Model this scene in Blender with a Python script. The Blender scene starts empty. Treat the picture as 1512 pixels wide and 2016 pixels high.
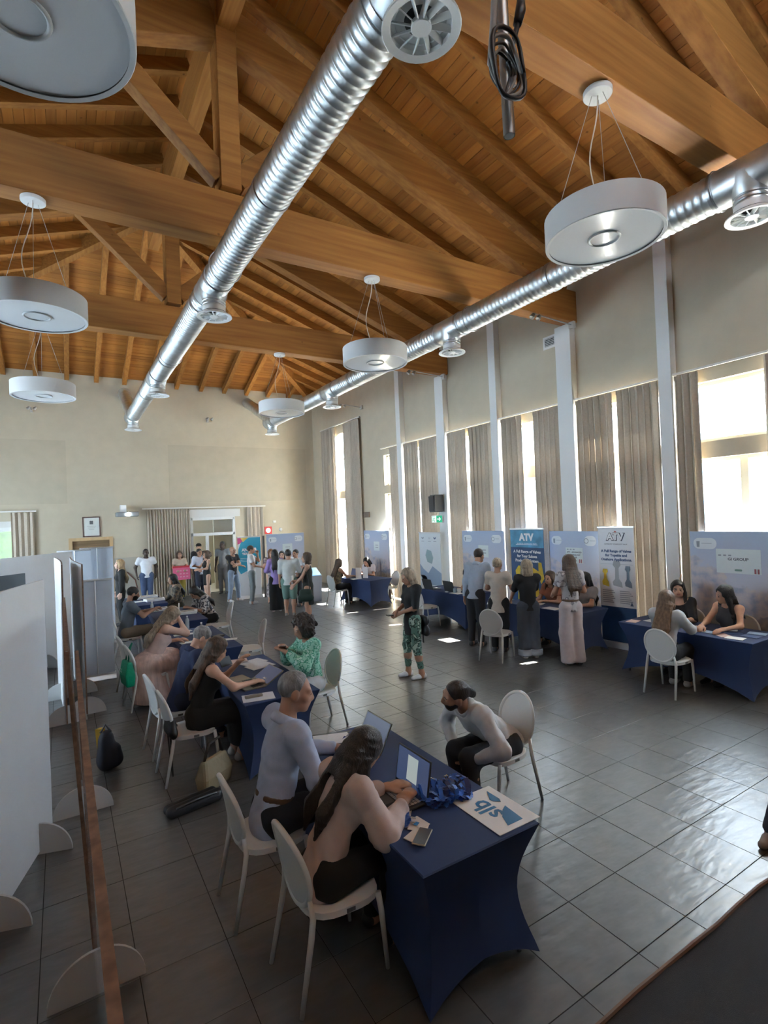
import bpy, math, random
import numpy as np
from mathutils import Vector, Matrix
random.seed(7)
sc = bpy.context.scene
C = sc.collection
PI = math.pi

# ------------------------------------------------------------------ camera
CAM_F, CAM_YAW, CAM_PITCH, CAM_ROLL, CAM_H = 1033.0, 31.56, 0.45, 2.34, 2.5
_y, _p, _r = (math.radians(a) for a in (CAM_YAW, CAM_PITCH, CAM_ROLL))
_F = Vector((math.sin(_y)*math.cos(_p), math.cos(_y)*math.cos(_p), math.sin(_p)))
_R = Vector((math.cos(_y), -math.sin(_y), 0)); _U = _R.cross(_F)
_X = _R*math.cos(_r) - _U*math.sin(_r); _V = _U*math.cos(_r) + _R*math.sin(_r)
cd = bpy.data.cameras.new('camera'); cam = bpy.data.objects.new('camera', cd); C.objects.link(cam)
cd.sensor_fit = 'VERTICAL'; cd.sensor_height = 36.0; cd.sensor_width = 27.0
cd.lens = CAM_F/2016*36.0; cd.clip_start = 0.02; cd.clip_end = 300
cam.matrix_world = Matrix(((_X.x,_V.x,-_F.x,0),(_X.y,_V.y,-_F.y,0),(_X.z,_V.z,-_F.z,CAM_H),(0,0,0,1)))
sc.camera = cam
def px(P):
    d = Vector(P) - Vector((0,0,CAM_H)); z = d.dot(_F)
    if z < .05: return None
    return (756+CAM_F*d.dot(_X)/z, 1008-CAM_F*d.dot(_V)/z, z)

# ------------------------------------------------------------------ world, sun, exposure
w = bpy.data.worlds.new('sky'); sc.world = w; w.use_nodes = True
nt = w.node_tree; bgn = nt.nodes['Background']
bgn.inputs[0].default_value = (0.66, 0.83, 1.0, 1); bgn.inputs[1].default_value = 11.0
sd = bpy.data.lights.new('sun', 'SUN'); sd.energy = 85.0; sd.angle = math.radians(0.6); sd.color = (1.0, 0.95, 0.87)
sun = bpy.data.objects.new('sun', sd); C.objects.link(sun)
sun.rotation_euler = Vector((-2.7, 0.4, -4.5)).to_track_quat('-Z', 'Y').to_euler(); sun.location = (30, -4, 50)
sc.view_settings.view_transform = 'Standard'; sc.view_settings.look = 'None'
sc.view_settings.exposure = 1.38; sc.view_settings.gamma = 1.0; sc.view_settings.use_curve_mapping = False
cy = sc.cycles
cy.max_bounces = 8; cy.diffuse_bounces = 5; cy.glossy_bounces = 4; cy.transparent_max_bounces = 16
cy.caustics_reflective = False; cy.caustics_refractive = False; cy.sample_clamp_indirect = 6.0; cy.use_denoising = True

# ------------------------------------------------------------------ room numbers
XR, XL, YB, YF = 8.65, -4.70, 19.30, -3.0        # inner wall faces
XM = (XR+XL)/2                                    # ridge
EAVE, SL = 7.42, 0.345                            # underside of boarding at the wall, roof slope
def roofz(x, y=0.0): return EAVE + SL*min(XR-x, x-XL, YB-y)
TRUSS_Y = (2.80, 6.75, 10.75)
PIL_Y = (0.87, 2.87, 4.87, 6.87, 8.87, 10.87, 12.85)

# ------------------------------------------------------------------ materials
MATS = {}
def mat(name, col, rough=.6, metal=0.0, spec=.5, noise=0, nscale=8.0, bump=0.0, bscale=60.0, coat=0.0, stretch=(1,1,1), space='Object', emit=0, transl=0.0, alpha=None, detail=4, trans=0.0):
    if name in MATS: return MATS[name]
    m = bpy.data.materials.new(name); m.use_nodes = True; n = m.node_tree; b = n.nodes['Principled BSDF']
    col = tuple(col)+(1,)
    b.inputs['Base Color'].default_value = col; b.inputs['Roughness'].default_value = rough
    b.inputs['Metallic'].default_value = metal; b.inputs['Specular IOR Level'].default_value = spec
    if coat: b.inputs['Coat Weight'].default_value = coat
    if trans: b.inputs['Transmission Weight'].default_value = trans
    if emit:
        b.inputs['Emission Color'].default_value = col; b.inputs['Emission Strength'].default_value = emit
    if noise or bump:
        if space == 'World':
            g = n.nodes.new('ShaderNodeNewGeometry'); src = g.outputs['Position']
        else:
            g = n.nodes.new('ShaderNodeTexCoord'); src = g.outputs['Object']
        mp = n.nodes.new('ShaderNodeMapping'); mp.inputs['Scale'].default_value = stretch; n.links.new(src, mp.inputs[0])
    if noise:
        t = n.nodes.new('ShaderNodeTexNoise'); t.inputs['Scale'].default_value = nscale; t.inputs['Detail'].default_value = detail
        n.links.new(mp.outputs[0], t.inputs[0])
        r = n.nodes.new('ShaderNodeValToRGB'); r.color_ramp.elements[0].position = .3; r.color_ramp.elements[1].position = .7
        r.color_ramp.elements[0].color = tuple(max(0, c*(1-noise)) for c in col[:3])+(1,)
        r.color_ramp.elements[1].color = tuple(min(1, c*(1+noise)) for c in col[:3])+(1,)
        n.links.new(t.outputs[0], r.inputs[0]); n.links.new(r.outputs[0], b.inputs['Base Color'])
    if bump:
        t2 = n.nodes.new('ShaderNodeTexNoise'); t2.inputs['Scale'].default_value = bscale; t2.inputs['Detail'].default_value = 3
        n.links.new(mp.outputs[0], t2.inputs[0])
        bp = n.nodes.new('ShaderNodeBump'); bp.inputs['Strength'].default_value = bump; bp.inputs['Distance'].default_value = .02
        n.links.new(t2.outputs[0], bp.inputs['Height']); n.links.new(bp.outputs[0], b.inputs['Normal'])
    if transl:
        tr = n.nodes.new('ShaderNodeBsdfTranslucent'); tr.inputs[0].default_value = col
        mx = n.nodes.new('ShaderNodeMixShader'); mx.inputs[0].default_value = transl
        n.links.new(b.outputs[0], mx.inputs[1]); n.links.new(tr.outputs[0], mx.inputs[2])
        n.links.new(mx.outputs[0], n.nodes['Material Output'].inputs[0])
    if alpha is not None:
        tr = n.nodes.new('ShaderNodeBsdfTransparent'); mx = n.nodes.new('ShaderNodeMixShader'); mx.inputs[0].default_value = alpha
        n.links.new(tr.outputs[0], mx.inputs[1]); n.links.new(b.outputs[0], mx.inputs[2])
        n.links.new(mx.outputs[0], n.nodes['Material Output'].inputs[0])
    MATS[name] = m; return m

def wood(name, c1, c2, axis, grain=22.0, rough=.55):
    """planed spruce: streaks along one world axis, knots, tone from piece to piece"""
    if name in MATS: return MATS[name]
    m = bpy.data.materials.new(name); m.use_nodes = True; n = m.node_tree; b = n.nodes['Principled BSDF']; b.inputs['Roughness'].default_value = rough; b.inputs['Specular IOR Level'].default_value = .2
    g = n.nodes.new('ShaderNodeNewGeometry'); mp = n.nodes.new('ShaderNodeMapping')
    s = [grain]*3; s['xyz'.index(axis)] = grain*.05; mp.inputs['Scale'].default_value = s
    n.links.new(g.outputs['Position'], mp.inputs[0])
    t = n.nodes.new('ShaderNodeTexNoise'); t.inputs['Scale'].default_value = 1.0; t.inputs['Detail'].default_value = 5; n.links.new(mp.outputs[0], t.inputs[0])
    r = n.nodes.new('ShaderNodeValToRGB'); r.color_ramp.elements[0].position = .25; r.color_ramp.elements[1].position = .75
    r.color_ramp.elements[0].color = (*c1, 1); r.color_ramp.elements[1].color = (*c2, 1); n.links.new(t.outputs[0], r.inputs[0])
    oi = n.nodes.new('ShaderNodeObjectInfo'); mr = n.nodes.new('ShaderNodeMapRange'); mr.inputs[3].default_value = .78; mr.inputs[4].default_value = 1.18
    n.links.new(oi.outputs['Random'], mr.inputs[0])
    vo = n.nodes.new('ShaderNodeTexVoronoi'); vo.inputs['Scale'].default_value = 2.3; n.links.new(g.outputs['Position'], vo.inputs['Vector'])
    kr = n.nodes.new('ShaderNodeMapRange'); kr.inputs[1].default_value = .02; kr.inputs[2].default_value = .06; kr.inputs[3].default_value = .45; kr.inputs[4].default_value = 1.0
    n.links.new(vo.outputs['Distance'], kr.inputs[0])
    mu = n.nodes.new('ShaderNodeMath'); mu.operation = 'MULTIPLY'; n.links.new(mr.outputs[0], mu.inputs[0]); n.links.new(kr.outputs[0], mu.inputs[1])
    vm = n.nodes.new('ShaderNodeVectorMath'); vm.operation = 'SCALE'; n.links.new(r.outputs[0], vm.inputs[0]); n.links.new(mu.outputs[0], vm.inputs['Scale'])
    n.links.new(vm.outputs[0], b.inputs['Base Color'])
    bp = n.nodes.new('ShaderNodeBump'); bp.inputs['Strength'].default_value = .15; n.links.new(t.outputs[0], bp.inputs['Height']); n.links.new(bp.outputs[0], b.inputs['Normal'])
    MATS[name] = m; return m

# ------------------------------------------------------------------ mesh helpers
class MB:
    def __init__(s): s.v = []; s.f = []; s.mi = []; s.cur = 0
    def add(s, vs, fs):
        o = len(s.v); s.v += [tuple(v) for v in vs]; s.f += [tuple(i+o for i in f) for f in fs]; s.mi += [s.cur]*len(fs); return s
    def box(s, a, b, M=None):
        (x0,y0,z0),(x1,y1,z1) = a, b
        vs = [Vector(p) for p in ((x0,y0,z0),(x1,y0,z0),(x1,y1,z0),(x0,y1,z0),(x0,y0,z1),(x1,y0,z1),(x1,y1,z1),(x0,y1,z1))]
        if M: vs = [M @ v for v in vs]
        return s.add(vs, ((0,3,2,1),(4,5,6,7),(0,1,5,4),(1,2,6,5),(2,3,7,6),(3,0,4,7)))
    def prism(s, poly, ex, M=None):
        """polygon of 3-D points pushed along ex"""
        n = len(poly); ex = Vector(ex); a = [Vector(p) for p in poly]; b = [p+ex for p in a]; vs = a+b
        if M: vs = [M @ v for v in vs]
        return s.add(vs, [tuple(range(n-1,-1,-1)), tuple(range(n, 2*n))]+[(i,(i+1)%n,(i+1)%n+n,i+n) for i in range(n)])
    def rings(s, rings, close=True, cap=True, M=None):
        k = len(rings[0]); vs = [Vector(p) for r in rings for p in r]
        if M: vs = [M @ v for v in vs]
        fs = []
        for i in range(len(rings)-1):
            for j in range(k if close else k-1):
                a, b = i*k+j, i*k+(j+1)%k; fs.append((a, b, b+k, a+k))
        if cap and close: fs += [tuple(range(k-1,-1,-1)), tuple(range((len(rings)-1)*k, len(rings)*k))]
        return s.add(vs, fs)
    def lathe(s, prof, n=24, M=None, cap=True):
        """profile of (r, z) turned about local Z"""
        return s.rings([[(r*math.cos(2*PI*j/n), r*math.sin(2*PI*j/n), z) for j in range(n)] for r, z in prof], True, cap, M)
    def tube(s, pts, r, n=8, cap=True, closed=False, M=None):
        pts = [Vector(p) for p in pts]; rr = r if hasattr(r, '__len__') else [r]*len(pts); rings = []; up = None
        for i, p in enumerate(pts):
            a = pts[i-1] if (i or closed) else p; b = pts[(i+1) % len(pts)] if (i < len(pts)-1 or closed) else p
            t = (b-a).normalized() if (b-a).length > 1e-9 else Vector((0,0,1))
            if up is None: up = Vector((0,0,1)) if abs(t.z) < .9 else Vector((1,0,0))
            x = t.cross(up).normalized(); up = x.cross(t).normalized()
            rings.append([p+rr[i]*(x*math.cos(2*PI*j/n)+up*math.sin(2*PI*j/n)) for j in range(n)])
        if closed: rings.append(rings[0])
        return s.rings(rings, True, cap and not closed, M)
    def grid(s, f, nu, nv, M=None):
        vs = [Vector(f(i/nu, j/nv)) for i in range(nu+1) for j in range(nv+1)]
        if M: vs = [M @ v for v in vs]
        return s.add(vs, [(i*(nv+1)+j, (i+1)*(nv+1)+j, (i+1)*(nv+1)+j+1, i*(nv+1)+j+1) for i in range(nu) for j in range(nv)])
    def mesh(s, name, mats=(), smooth=False):
        me = bpy.data.meshes.new(name); me.from_pydata([tuple(v) for v in s.v], [], s.f); me.update()
        for m in mats if isinstance(mats, (list, tuple)) else (mats,):
            me.materials.append(m)
        if any(s.mi): me.polygons.foreach_set('material_index', s.mi)
        if smooth: me.polygons.foreach_set('use_smooth', [True]*len(me.polygons))
        return me
    def build(s, name, m, parent=None, smooth=False, bevel=0, auto=None):
        me = s.mesh(name, m, smooth); o = bpy.data.objects.new(name, me); C.objects.link(o)
        if parent is not None: o.parent = parent
        if bevel:
            bm = o.modifiers.new('bevel', 'BEVEL'); bm.width = bevel; bm.segments = 2; bm.limit_method = 'ANGLE'
        if smooth and auto:
            try: me.set_sharp_from_angle(angle=math.radians(auto))
            except Exception: pass
        return o
def tag(o, label=None, cat=None, group=None, kind=None):
    if label: o['label'] = label
    if cat: o['category'] = cat
    if group: o['group'] = group
    if kind: o['kind'] = kind
    return o
def empty(name, loc=(0,0,0), rz=0, label=None, cat=None, group=None, kind=None):
    o = bpy.data.objects.new(name, None); C.objects.link(o); o.location = loc; o.rotation_euler = (0,0,rz); o.empty_display_size = .1
    return tag(o, label, cat, group, kind)
def copy_tree(o, parent=None):
    c = o.copy(); C.objects.link(c); c.parent = parent
    for ch in list(o.children): copy_tree(ch, c)
    return c
def box_obj(name, a, b, m, parent=None, bevel=0): return MB().box(a, b).build(name, m, parent, bevel=bevel)
def beam(p, q, wd, ht, up=(0,0,1)):
    """bar from p to q, wd across, ht along up"""
    p, q = Vector(p), Vector(q); t = (q-p).normalized(); u = Vector(up); s_ = t.cross(u).normalized(); u = s_.cross(t).normalized()
    mb = MB(); ring = lambda c: [c+s_*a*wd/2+u*b*ht/2 for a, b in ((-1,-1),(1,-1),(1,1),(-1,1))]
    return mb.rings([ring(p), ring(q)])

# ------------------------------------------------------------------ colours of the setting
M_wall = mat('plaster_beige', (.52,.465,.355), .9, noise=.04, nscale=3, bump=.05, bscale=90, space='World')
M_wall2 = mat('plaster_beige_panel', (.475,.425,.325), .9, noise=.04, nscale=3, space='World')
M_greywall = mat('wainscot_grey', (.42,.39,.33), .8, noise=.05, nscale=4, space='World')
M_white = mat('white_paint', (.74,.75,.74), .55)
M_frame = mat('window_frame_cream', (.70,.66,.52), .5)
M_glass = mat('window_glass', (.9,.95,.95), .02, alpha=.06)
W_raft = wood('spruce_rafter', (0.245, 0.096, 0.021), (0.394, 0.181, 0.046), 'x')
W_raftY = wood('spruce_rafter_hip', (0.245, 0.096, 0.021), (0.394, 0.181, 0.046), 'y')
W_truss = wood('glulam_truss', (0.231, 0.091, 0.021), (0.374, 0.170, 0.044), 'x', grain=16)
W_plank = wood('spruce_boarding', (0.272, 0.099, 0.019), (0.374, 0.158, 0.035), 'y', grain=14)
W_plankX = wood('spruce_boarding_hip', (0.272, 0.099, 0.019), (0.374, 0.158, 0.035), 'x', grain=14)
M_galv = mat('galvanised_steel', (.66,.70,.72), .40, metal=1.0, noise=.12, nscale=6)
M_plastic = mat('white_plastic', (.80,.82,.82), .35)
M_dark = mat('dark_plastic', (.03,.03,.033), .45)
# ------------------------------------------------------------------ floor: slate-look tiles over grout
def slate():
    m = bpy.data.materials.new('slate_tile'); m.use_nodes = True; n = m.node_tree; b = n.nodes['Principled BSDF']
    g = n.nodes.new('ShaderNodeNewGeometry')
    mp = n.nodes.new('ShaderNodeMapping'); mp.inputs['Scale'].default_value = (3.0, 6.0, 3); n.links.new(g.outputs['Position'], mp.inputs[0])
    t = n.nodes.new('ShaderNodeTexNoise'); t.inputs['Scale'].default_value = 2.2; t.inputs['Detail'].default_value = 3; t.inputs['Distortion'].default_value = .3
    n.links.new(mp.outputs[0], t.inputs[0])
    r = n.nodes.new('ShaderNodeValToRGB'); e = r.color_ramp.elements; e[0].position = .28; e[1].position = .75
    e[0].color = (.060,.062,.062,1); e[1].color = (.105,.105,.102,1); n.links.new(t.outputs[0], r.inputs[0])
    oi = n.nodes.new('ShaderNodeObjectInfo'); mr = n.nodes.new('ShaderNodeMapRange'); mr.inputs[3].default_value = .85; mr.inputs[4].default_value = 1.15; n.links.new(oi.outputs['Random'], mr.inputs[0])
    vm = n.nodes.new('ShaderNodeVectorMath'); vm.operation = 'SCALE'; n.links.new(r.outputs[0], vm.inputs[0]); n.links.new(mr.outputs[0], vm.inputs['Scale']); n.links.new(vm.outputs[0], b.inputs['Base Color'])
    b.inputs['Roughness'].default_value = .34
    mp2 = n.nodes.new('ShaderNodeMapping'); mp2.inputs['Scale'].default_value = (5, 13, 5); n.links.new(g.outputs['Position'], mp2.inputs[0]); t2 = n.nodes.new('ShaderNodeTexNoise'); t2.inputs['Scale'].default_value = 1.0; t2.inputs['Detail'].default_value = 2; n.links.new(mp2.outputs[0], t2.inputs[0])
    bp = n.nodes.new('ShaderNodeBump'); bp.inputs['Strength'].default_value = .18; bp.inputs['Distance'].default_value = .03; n.links.new(t2.outputs[0], bp.inputs['Height']); n.links.new(bp.outputs[0], b.inputs['Normal'])
    b.inputs['Specular IOR Level'].default_value = 1.0; b.inputs['IOR'].default_value = 1.7
    return m
M_tile = slate(); M_grout = mat('grout_dark', (.035,.035,.034), .9)
floor = MB().box((XL-.3,YF-.3,-.2),(XR+.3,YB+.3,-.004)).build('floor', M_grout); tag(floor, 'dark slate tiled hall floor', None, kind='structure')
TS = .476; X0, Y0 = 2.672-TS*20, 1.825-TS*12
cells = []
i = 0
while X0+i*TS < XR:
    j = 0
    while Y0+j*TS < YB:
        x, y = X0+i*TS, Y0+j*TS
        if x+TS > XL and y+TS > YF: cells.append((x, y))
        j += 1
    i += 1
def tile_area(x, y):
    q = [px((x+a*TS, y+b*TS, 0)) for a, b in ((0,0),(1,0),(1,1),(0,1))]
    if any(p is None for p in q): return 0
    cx, cy_ = sum(p[0] for p in q)/4, sum(p[1] for p in q)/4
    if not (-60 < cx < 1570 and 1000 < cy_ < 2070): return 0
    return abs(sum(q[k][0]*q[(k+1)%4][1]-q[(k+1)%4][0]*q[k][1] for k in range(4)))/2
cells.sort(key=lambda c: -tile_area(*c))
def tile_mesh(mb, x, y, dz=0.0):
    g, bv = .0028, .0007
    a, b, c, d = x+g, x+TS-g, y+g, y+TS-g
    lo = [(a,c,-.012+dz),(b,c,-.012+dz),(b,d,-.012+dz),(a,d,-.012+dz)]; mi = [(p[0],p[1],-bv+dz) for p in lo]
    hi = [(a+bv,c+bv,dz),(b-bv,c+bv,dz),(b-bv,d-bv,dz),(a+bv,d-bv,dz)]
    return mb.rings([lo, mi, hi])
tm = tile_mesh(MB(), -TS/2, -TS/2).mesh('tile', [M_tile])
for k, (x, y) in enumerate(cells[:300]):
    o = bpy.data.objects.new('tile', tm); C.objects.link(o); o.parent = floor
    o.location = (x+TS/2, y+TS/2, random.uniform(-.0006,.0)); o.rotation_euler = (random.uniform(-.0012,.0012), random.uniform(-.0012,.0012), 0)
fb = MB()
for x, y in cells[300:]: tile_mesh(fb, x, y, random.uniform(-.0006,0))
tag(fb.build('tile_field', M_tile, floor), kind='stuff')

# stage on which the photographer stands
st = MB().box((.9,YF,-.0),(XR-.2,1.09,.885)).build('floor_stage', mat('stage_carpet', (.035,.035,.037), .95, bump=.4, bscale=400), None); tag(st, 'dark carpeted stage with a thin wooden lip', kind='structure')
e_ = MB()
for k in range(46): e_.tube([(.9+k*.17, 1.092+.004*math.sin(k*1.7), .887+.004*math.sin(k*2.3)), (.9+(k+1)*.17, 1.092+.004*math.sin((k+1)*1.7), .887+.004*math.sin((k+1)*2.3))], .008, 6)
e_.build('stage_edging', mat('edging_brown', (.20,.12,.08), .7), st)

# ------------------------------------------------------------------ walls with openings
def wall_holes(name, axis, pos, thick, u0, u1, z0, z1, holes, m, label):
    """wall in the plane axis=pos; holes = (ua, ub, za, zb); built from solid blocks round the holes"""
    us = sorted({u0, u1, *[h[0] for h in holes], *[h[1] for h in holes]}); zs = sorted({z0, z1, *[h[2] for h in holes], *[h[3] for h in holes]})
    mb = MB()
    for i in range(len(us)-1):
        run = None
        for j in range(len(zs)):
            solid = False
            if j < len(zs)-1:
                cu, cz = (us[i]+us[i+1])/2, (zs[j]+zs[j+1])/2
                solid = not any(h[0] < cu < h[1] and h[2] < cz < h[3] for h in holes)
            if solid and run is None: run = zs[j]
            if not solid and run is not None:
                a, b = (us[i], run), (us[i+1], zs[j]); run = None
                if axis == 'x': mb.box((pos, a[0], a[1]), (pos+thick, b[0], b[1]))
                else: mb.box((a[0], pos, a[1]), (b[0], pos+thick, b[1]))
    o = mb.build(name, m); return tag(o, label, kind='structure')
WT = .30
def bay_windows(y0, y1): return [(y0, y1, 3.46, 4.40), (y0, y1, .02, 3.20)]
holes = []; bays = []
for a, b in zip(PIL_Y[:-1], PIL_Y[1:]): bays.append((a+.20, b-.20))
bays = bays + [(13.05, 13.98)]
for a, b in bays: holes += bay_windows(a, b) if a > 2 else [(a, b, 3.46, 4.40), (a, b, 2.08, 3.20)]  # first bay is out of view, its window added to brighten the foreground
ARCH = (15.95, 17.75)
holes += [(ARCH[0], ARCH[1], 3.46, 5.55), (ARCH[0], ARCH[1], .02, 3.20)]
wall_right = wall_holes('wall_right', 'x', XR, WT, YF, YB+.3, 0, EAVE+.4, holes, M_wall, 'tall beige wall with the row of curtained windows')
# arch infill over the far window
ai = MB(); cyc, rad = (ARCH[0]+ARCH[1])/2, (ARCH[1]-ARCH[0])/2
for sgn in (-1, 1):
    poly = [(XR, cyc+sgn*rad, 5.56), (XR, cyc+sgn*rad, 5.55-rad)] + [(XR, cyc+sgn*rad*math.cos(t), 5.55-rad+rad*math.sin(t)) for t in [PI/2*k/10 for k in range(1, 11)]]
    ai.prism(poly, (WT,0,0))
ai.build('arch_infill', M_wall, wall_right)
# left and front walls (outside the frame, they close the hall; left windows added for light, front wall darkened)
lh = []
for a in (7.0, 11.0, 15.0): lh += [(a, a+1.6, .9, 3.2), (a, a+1.6, 3.46, 4.4)]  # unseen windows, added to brighten the hall
wall_left = wall_holes('wall_left', 'x', XL-WT, WT, YF, YB+.3, 0, EAVE+.4, lh, M_wall, 'beige side wall with unseen windows added for light')
wall_front = wall_holes('wall_front', 'y', YF-WT, WT, XL-.3, XR+.3, 0, EAVE+.4, [], mat('front_wall_dark', (.09,.085,.09), .95), 'unseen wall behind the stage, darkened to cut bounced light')  # dark colour chosen to cut light bounced on to the beams
# back wall
D1 = (.26, 1.30, 0, 2.10); D2 = (3.86, 5.40, 0, 2.70); WB = (-4.2, -.95, .0, 2.62)
wall_back = wall_holes('wall_back', 'y', YB, WT, XL-.3, XR+.3, 0, EAVE+.4, [D1, D2, WB], M_wall, 'beige back wall with a door and a glazed entrance')
pn = MB().box((XL+.3, YB-.012, 3.30),(.17, YB, 5.29)); pn.build('acoustic_panel', M_wall2, wall_back)
MB().box((3.20, YB-.012, 3.26),(8.3, YB, 5.27)).build('acoustic_panel', M_wall2, wall_back)
MB().box((1.38, YB-.01, 0),(2.3, YB, 1.48)).build('wainscot', M_greywall, wall_back)
# door 1: wooden frame, dark room behind
d1 = MB(); 
for a, b in (((D1[0]-.1,YB-.03,0),(D1[0],YB+.1,2.1)),((D1[1],YB-.03,0),(D1[1]+.1,YB+.1,2.1)),((D1[0]-.1,YB-.03,2.1),(D1[1]+.1,YB+.1,2.2))): d1.box(a, b)
door1 = tag(d1.build('door_1', mat('oak_frame', (.55,.38,.20), .5, noise=.15, nscale=5, stretch=(1,1,.1))), 'light oak door frame behind the roll-up banners', kind='structure')
dl = MB().box((D1[0],YB+.05,0),(D1[1],YB+.09,2.1)).build('door_leaf', mat('door_brown', (.22,.14,.07), .5, noise=.3, nscale=4, stretch=(.3,1,6)), door1)
# door 2: white frame, transom, one leaf open on to a lobby
d2 = MB()
f = .07
for a, b in (((D2[0]-.02,YB-.02,0),(D2[0]+f,YB+.08,2.7)),((D2[1]-f,YB-.02,0),(D2[1]+.02,YB+.08,2.7)),((D2[0],YB-.02,2.62),(D2[1],YB+.08,2.72)),((D2[0],YB-.02,2.06),(D2[1],YB+.08,2.16)),((4.36,YB-.01,0),(4.46,YB+.08,2.06))): d2.box(a, b)
door2 = tag(d2.build('door_2', M_white, bevel=.006), 'white framed glazed double door standing open to the lobby', kind='structure')
MB().box((D2[0]+f,YB+.02,2.16),(D2[1]-f,YB+.03,2.62)).build('transom_pane', M_glass, door2)
MB().box((D2[0]+f,YB+.02,.1),(4.36,YB+.03,2.06)).build('pane', M_glass, door2)
MB().box((D2[0]-.2,YB-.05,2.72),(D2[1]+.2,YB,3.0)).build('shutter_box', mat('shutter_white', (.66,.66,.64), .6), door2)
lob = MB().box((2.5,YB+3.2,0),(8.0,YB+3.3,3.2)); lob.box((2.5,YB+.3,3.1),(8.0,YB+3.3,3.2)); lob.box((7.9,YB+.3,0),(8,YB+3.3,3.2)); lob.box((2.5,YB+.3,-.1),(8,YB+3.3,-.002)); lob.box((4.9,YB+1.1,0),(8,YB+1.2,3.1)); lob.box((2.4,YB+.3,0),(2.5,YB+3.3,2.55))  # last box: unseen low side wall, added to dim the lobby
tag(lob.build('wall_lobby', mat('lobby_wall', (.66,.58,.44), .9)), 'pale lobby wall seen through the open glazed door', kind='structure')
# back-left window
wbf = MB(); 
for a, b in (((WB[0],YB+.02,2.5),(WB[1],YB+.1,2.62)),((WB[1]-.1,YB+.02,0),(WB[1],YB+.1,2.62)),((WB[0],YB+.02,1.35),(WB[1],YB+.1,1.47)),((-2.6,YB+.02,0),(-2.5,YB+.1,2.62))): wbf.box(a, b)
win_b = tag(wbf.build('window_1', M_white), 'white framed window at the left end of the back wall', kind='structure')
MB().box((WB[0],YB+.05,0),(WB[1],YB+.06,2.6)).build('pane', M_glass, win_b)
MB().box((WB[0],YB-.01,2.62),(WB[1]+.05,YB+.1,2.80)).build('shutter_box', mat('shutter_white',()), win_b)

# windows of the right wall
nwin = 1
M_sill = mat('sill_stone', (.55,.50,.42), .6)
def make_window(y0, y1, arched=False):
    global nwin; nwin += 1
    x0, x1 = XR+.12, XR+.18; f = .055
    wf = MB()
    def fr(za, zb, mull):
        wf.box((x0,y0,za),(x1,y0+f,zb)); wf.box((x0,y1-f,za),(x1,y1,zb)); wf.box((x0,y0,za),(x1,y1,za+f)); wf.box((x0,y0,zb-f),(x1,y1,zb))
        if mull: wf.box((x0-.01,(y0+y1)/2-.055,za),(x1+.01,(y0+y1)/2+.055,zb))
    fr(3.46, 4.40 if not arched else 4.66, False); fr(2.08, 3.20, y1-y0 > 1.2)
    if y0 > 2: fr(.02, 2.08, y1-y0 > 1.2)
    o = tag(wf.build('window_%d' % nwin, M_frame), 'cream framed window in the long wall, bay %d' % nwin, kind='structure')
    MB().box((XR+.14,y0,3.46),(XR+.15,y1,4.40 if not arched else 5.5)).build('pane', M_glass, o)
    for a, b in ((y0,(y0+y1)/2),((y0+y1)/2,y1)):
        MB().box((XR+.14,a,2.1),(XR+.15,b,3.2)).build('pane', M_glass, o)
        if y0 > 2: MB().box((XR+.14,a,.05),(XR+.15,b,2.1)).build('pane', M_glass, o)
    return o
for a, b in bays: make_window(a, b)
make_window(*ARCH, arched=True)

# white pillars
pil_w = {6.87:.36, 2.87:.36, 10.87:.34}
for k, y in enumerate(PIL_Y[1:]):
    wd = pil_w.get(y, .22)
    o = MB().box((XR-.16, y-wd/2, 0),(XR+.02, y+wd/2, 6.10 if y in pil_w else EAVE)).build('trim_%d' % (k+1), M_white, bevel=.006)
    tag(o, 'white pillar on the window wall, number %d from the stage' % (k+1), kind='structure')

# ------------------------------------------------------------------ roof
def slope_z(d): return EAVE+SL*d                   # d = distance in from the wall
ceil_R = MB().prism([(XR+.3,YF,slope_z(-.3)+.06),(XM,YF,slope_z(XR-XM)+.06),(XM,YB-(XR-XM),slope_z(XR-XM)+.06),(XR+.3,YB+.3,slope_z(-.3)+.06)], (0,0,.12)).build('ceiling', mat('roof_deck', (.30,.15,.05), .8)); tag(ceil_R, 'boarded roof slope above the window wall', kind='structure')
ceil_L = MB().prism([(XL-.3,YF,slope_z(-.3)+.06),(XL-.3,YB+.3,slope_z(-.3)+.06),(XM,YB-(XR-XM),slope_z(XR-XM)+.06),(XM,YF,slope_z(XR-XM)+.06)], (0,0,.12)).build('ceiling', mat('roof_deck',())); tag(ceil_L, 'boarded roof slope on the far left side', kind='structure')
ceil_B = MB().prism([(XR+.3,YB+.3,slope_z(-.3)+.06),(XM,YB-(XR-XM),slope_z(XR-XM)+.06),(XL-.3,YB+.3,slope_z(-.3)+.06)], (0,0,.12)).build('ceiling', mat('roof_deck',())); tag(ceil_B, 'boarded hip slope over the back wall', kind='structure')
unit = MB().box((-.5,-.5,0),(.5,.5,1)).mesh('plank', [W_plank]); unitX = MB().box((-.5,-.5,0),(.5,.5,1)).mesh('plank', [W_plankX])
ang = math.atan(SL); PW = .15; run = PW*math.cos(ang)
def plank(par, mesh, cx, cy_, cz, sx, sy, rot):
    o = bpy.data.objects.new('plank', mesh); C.objects.link(o); o.parent = par; o.location = (cx, cy_, cz); o.scale = (sx, sy, .05); o.rotation_euler = rot
rows = int((XR-XM)/run)+1
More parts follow.
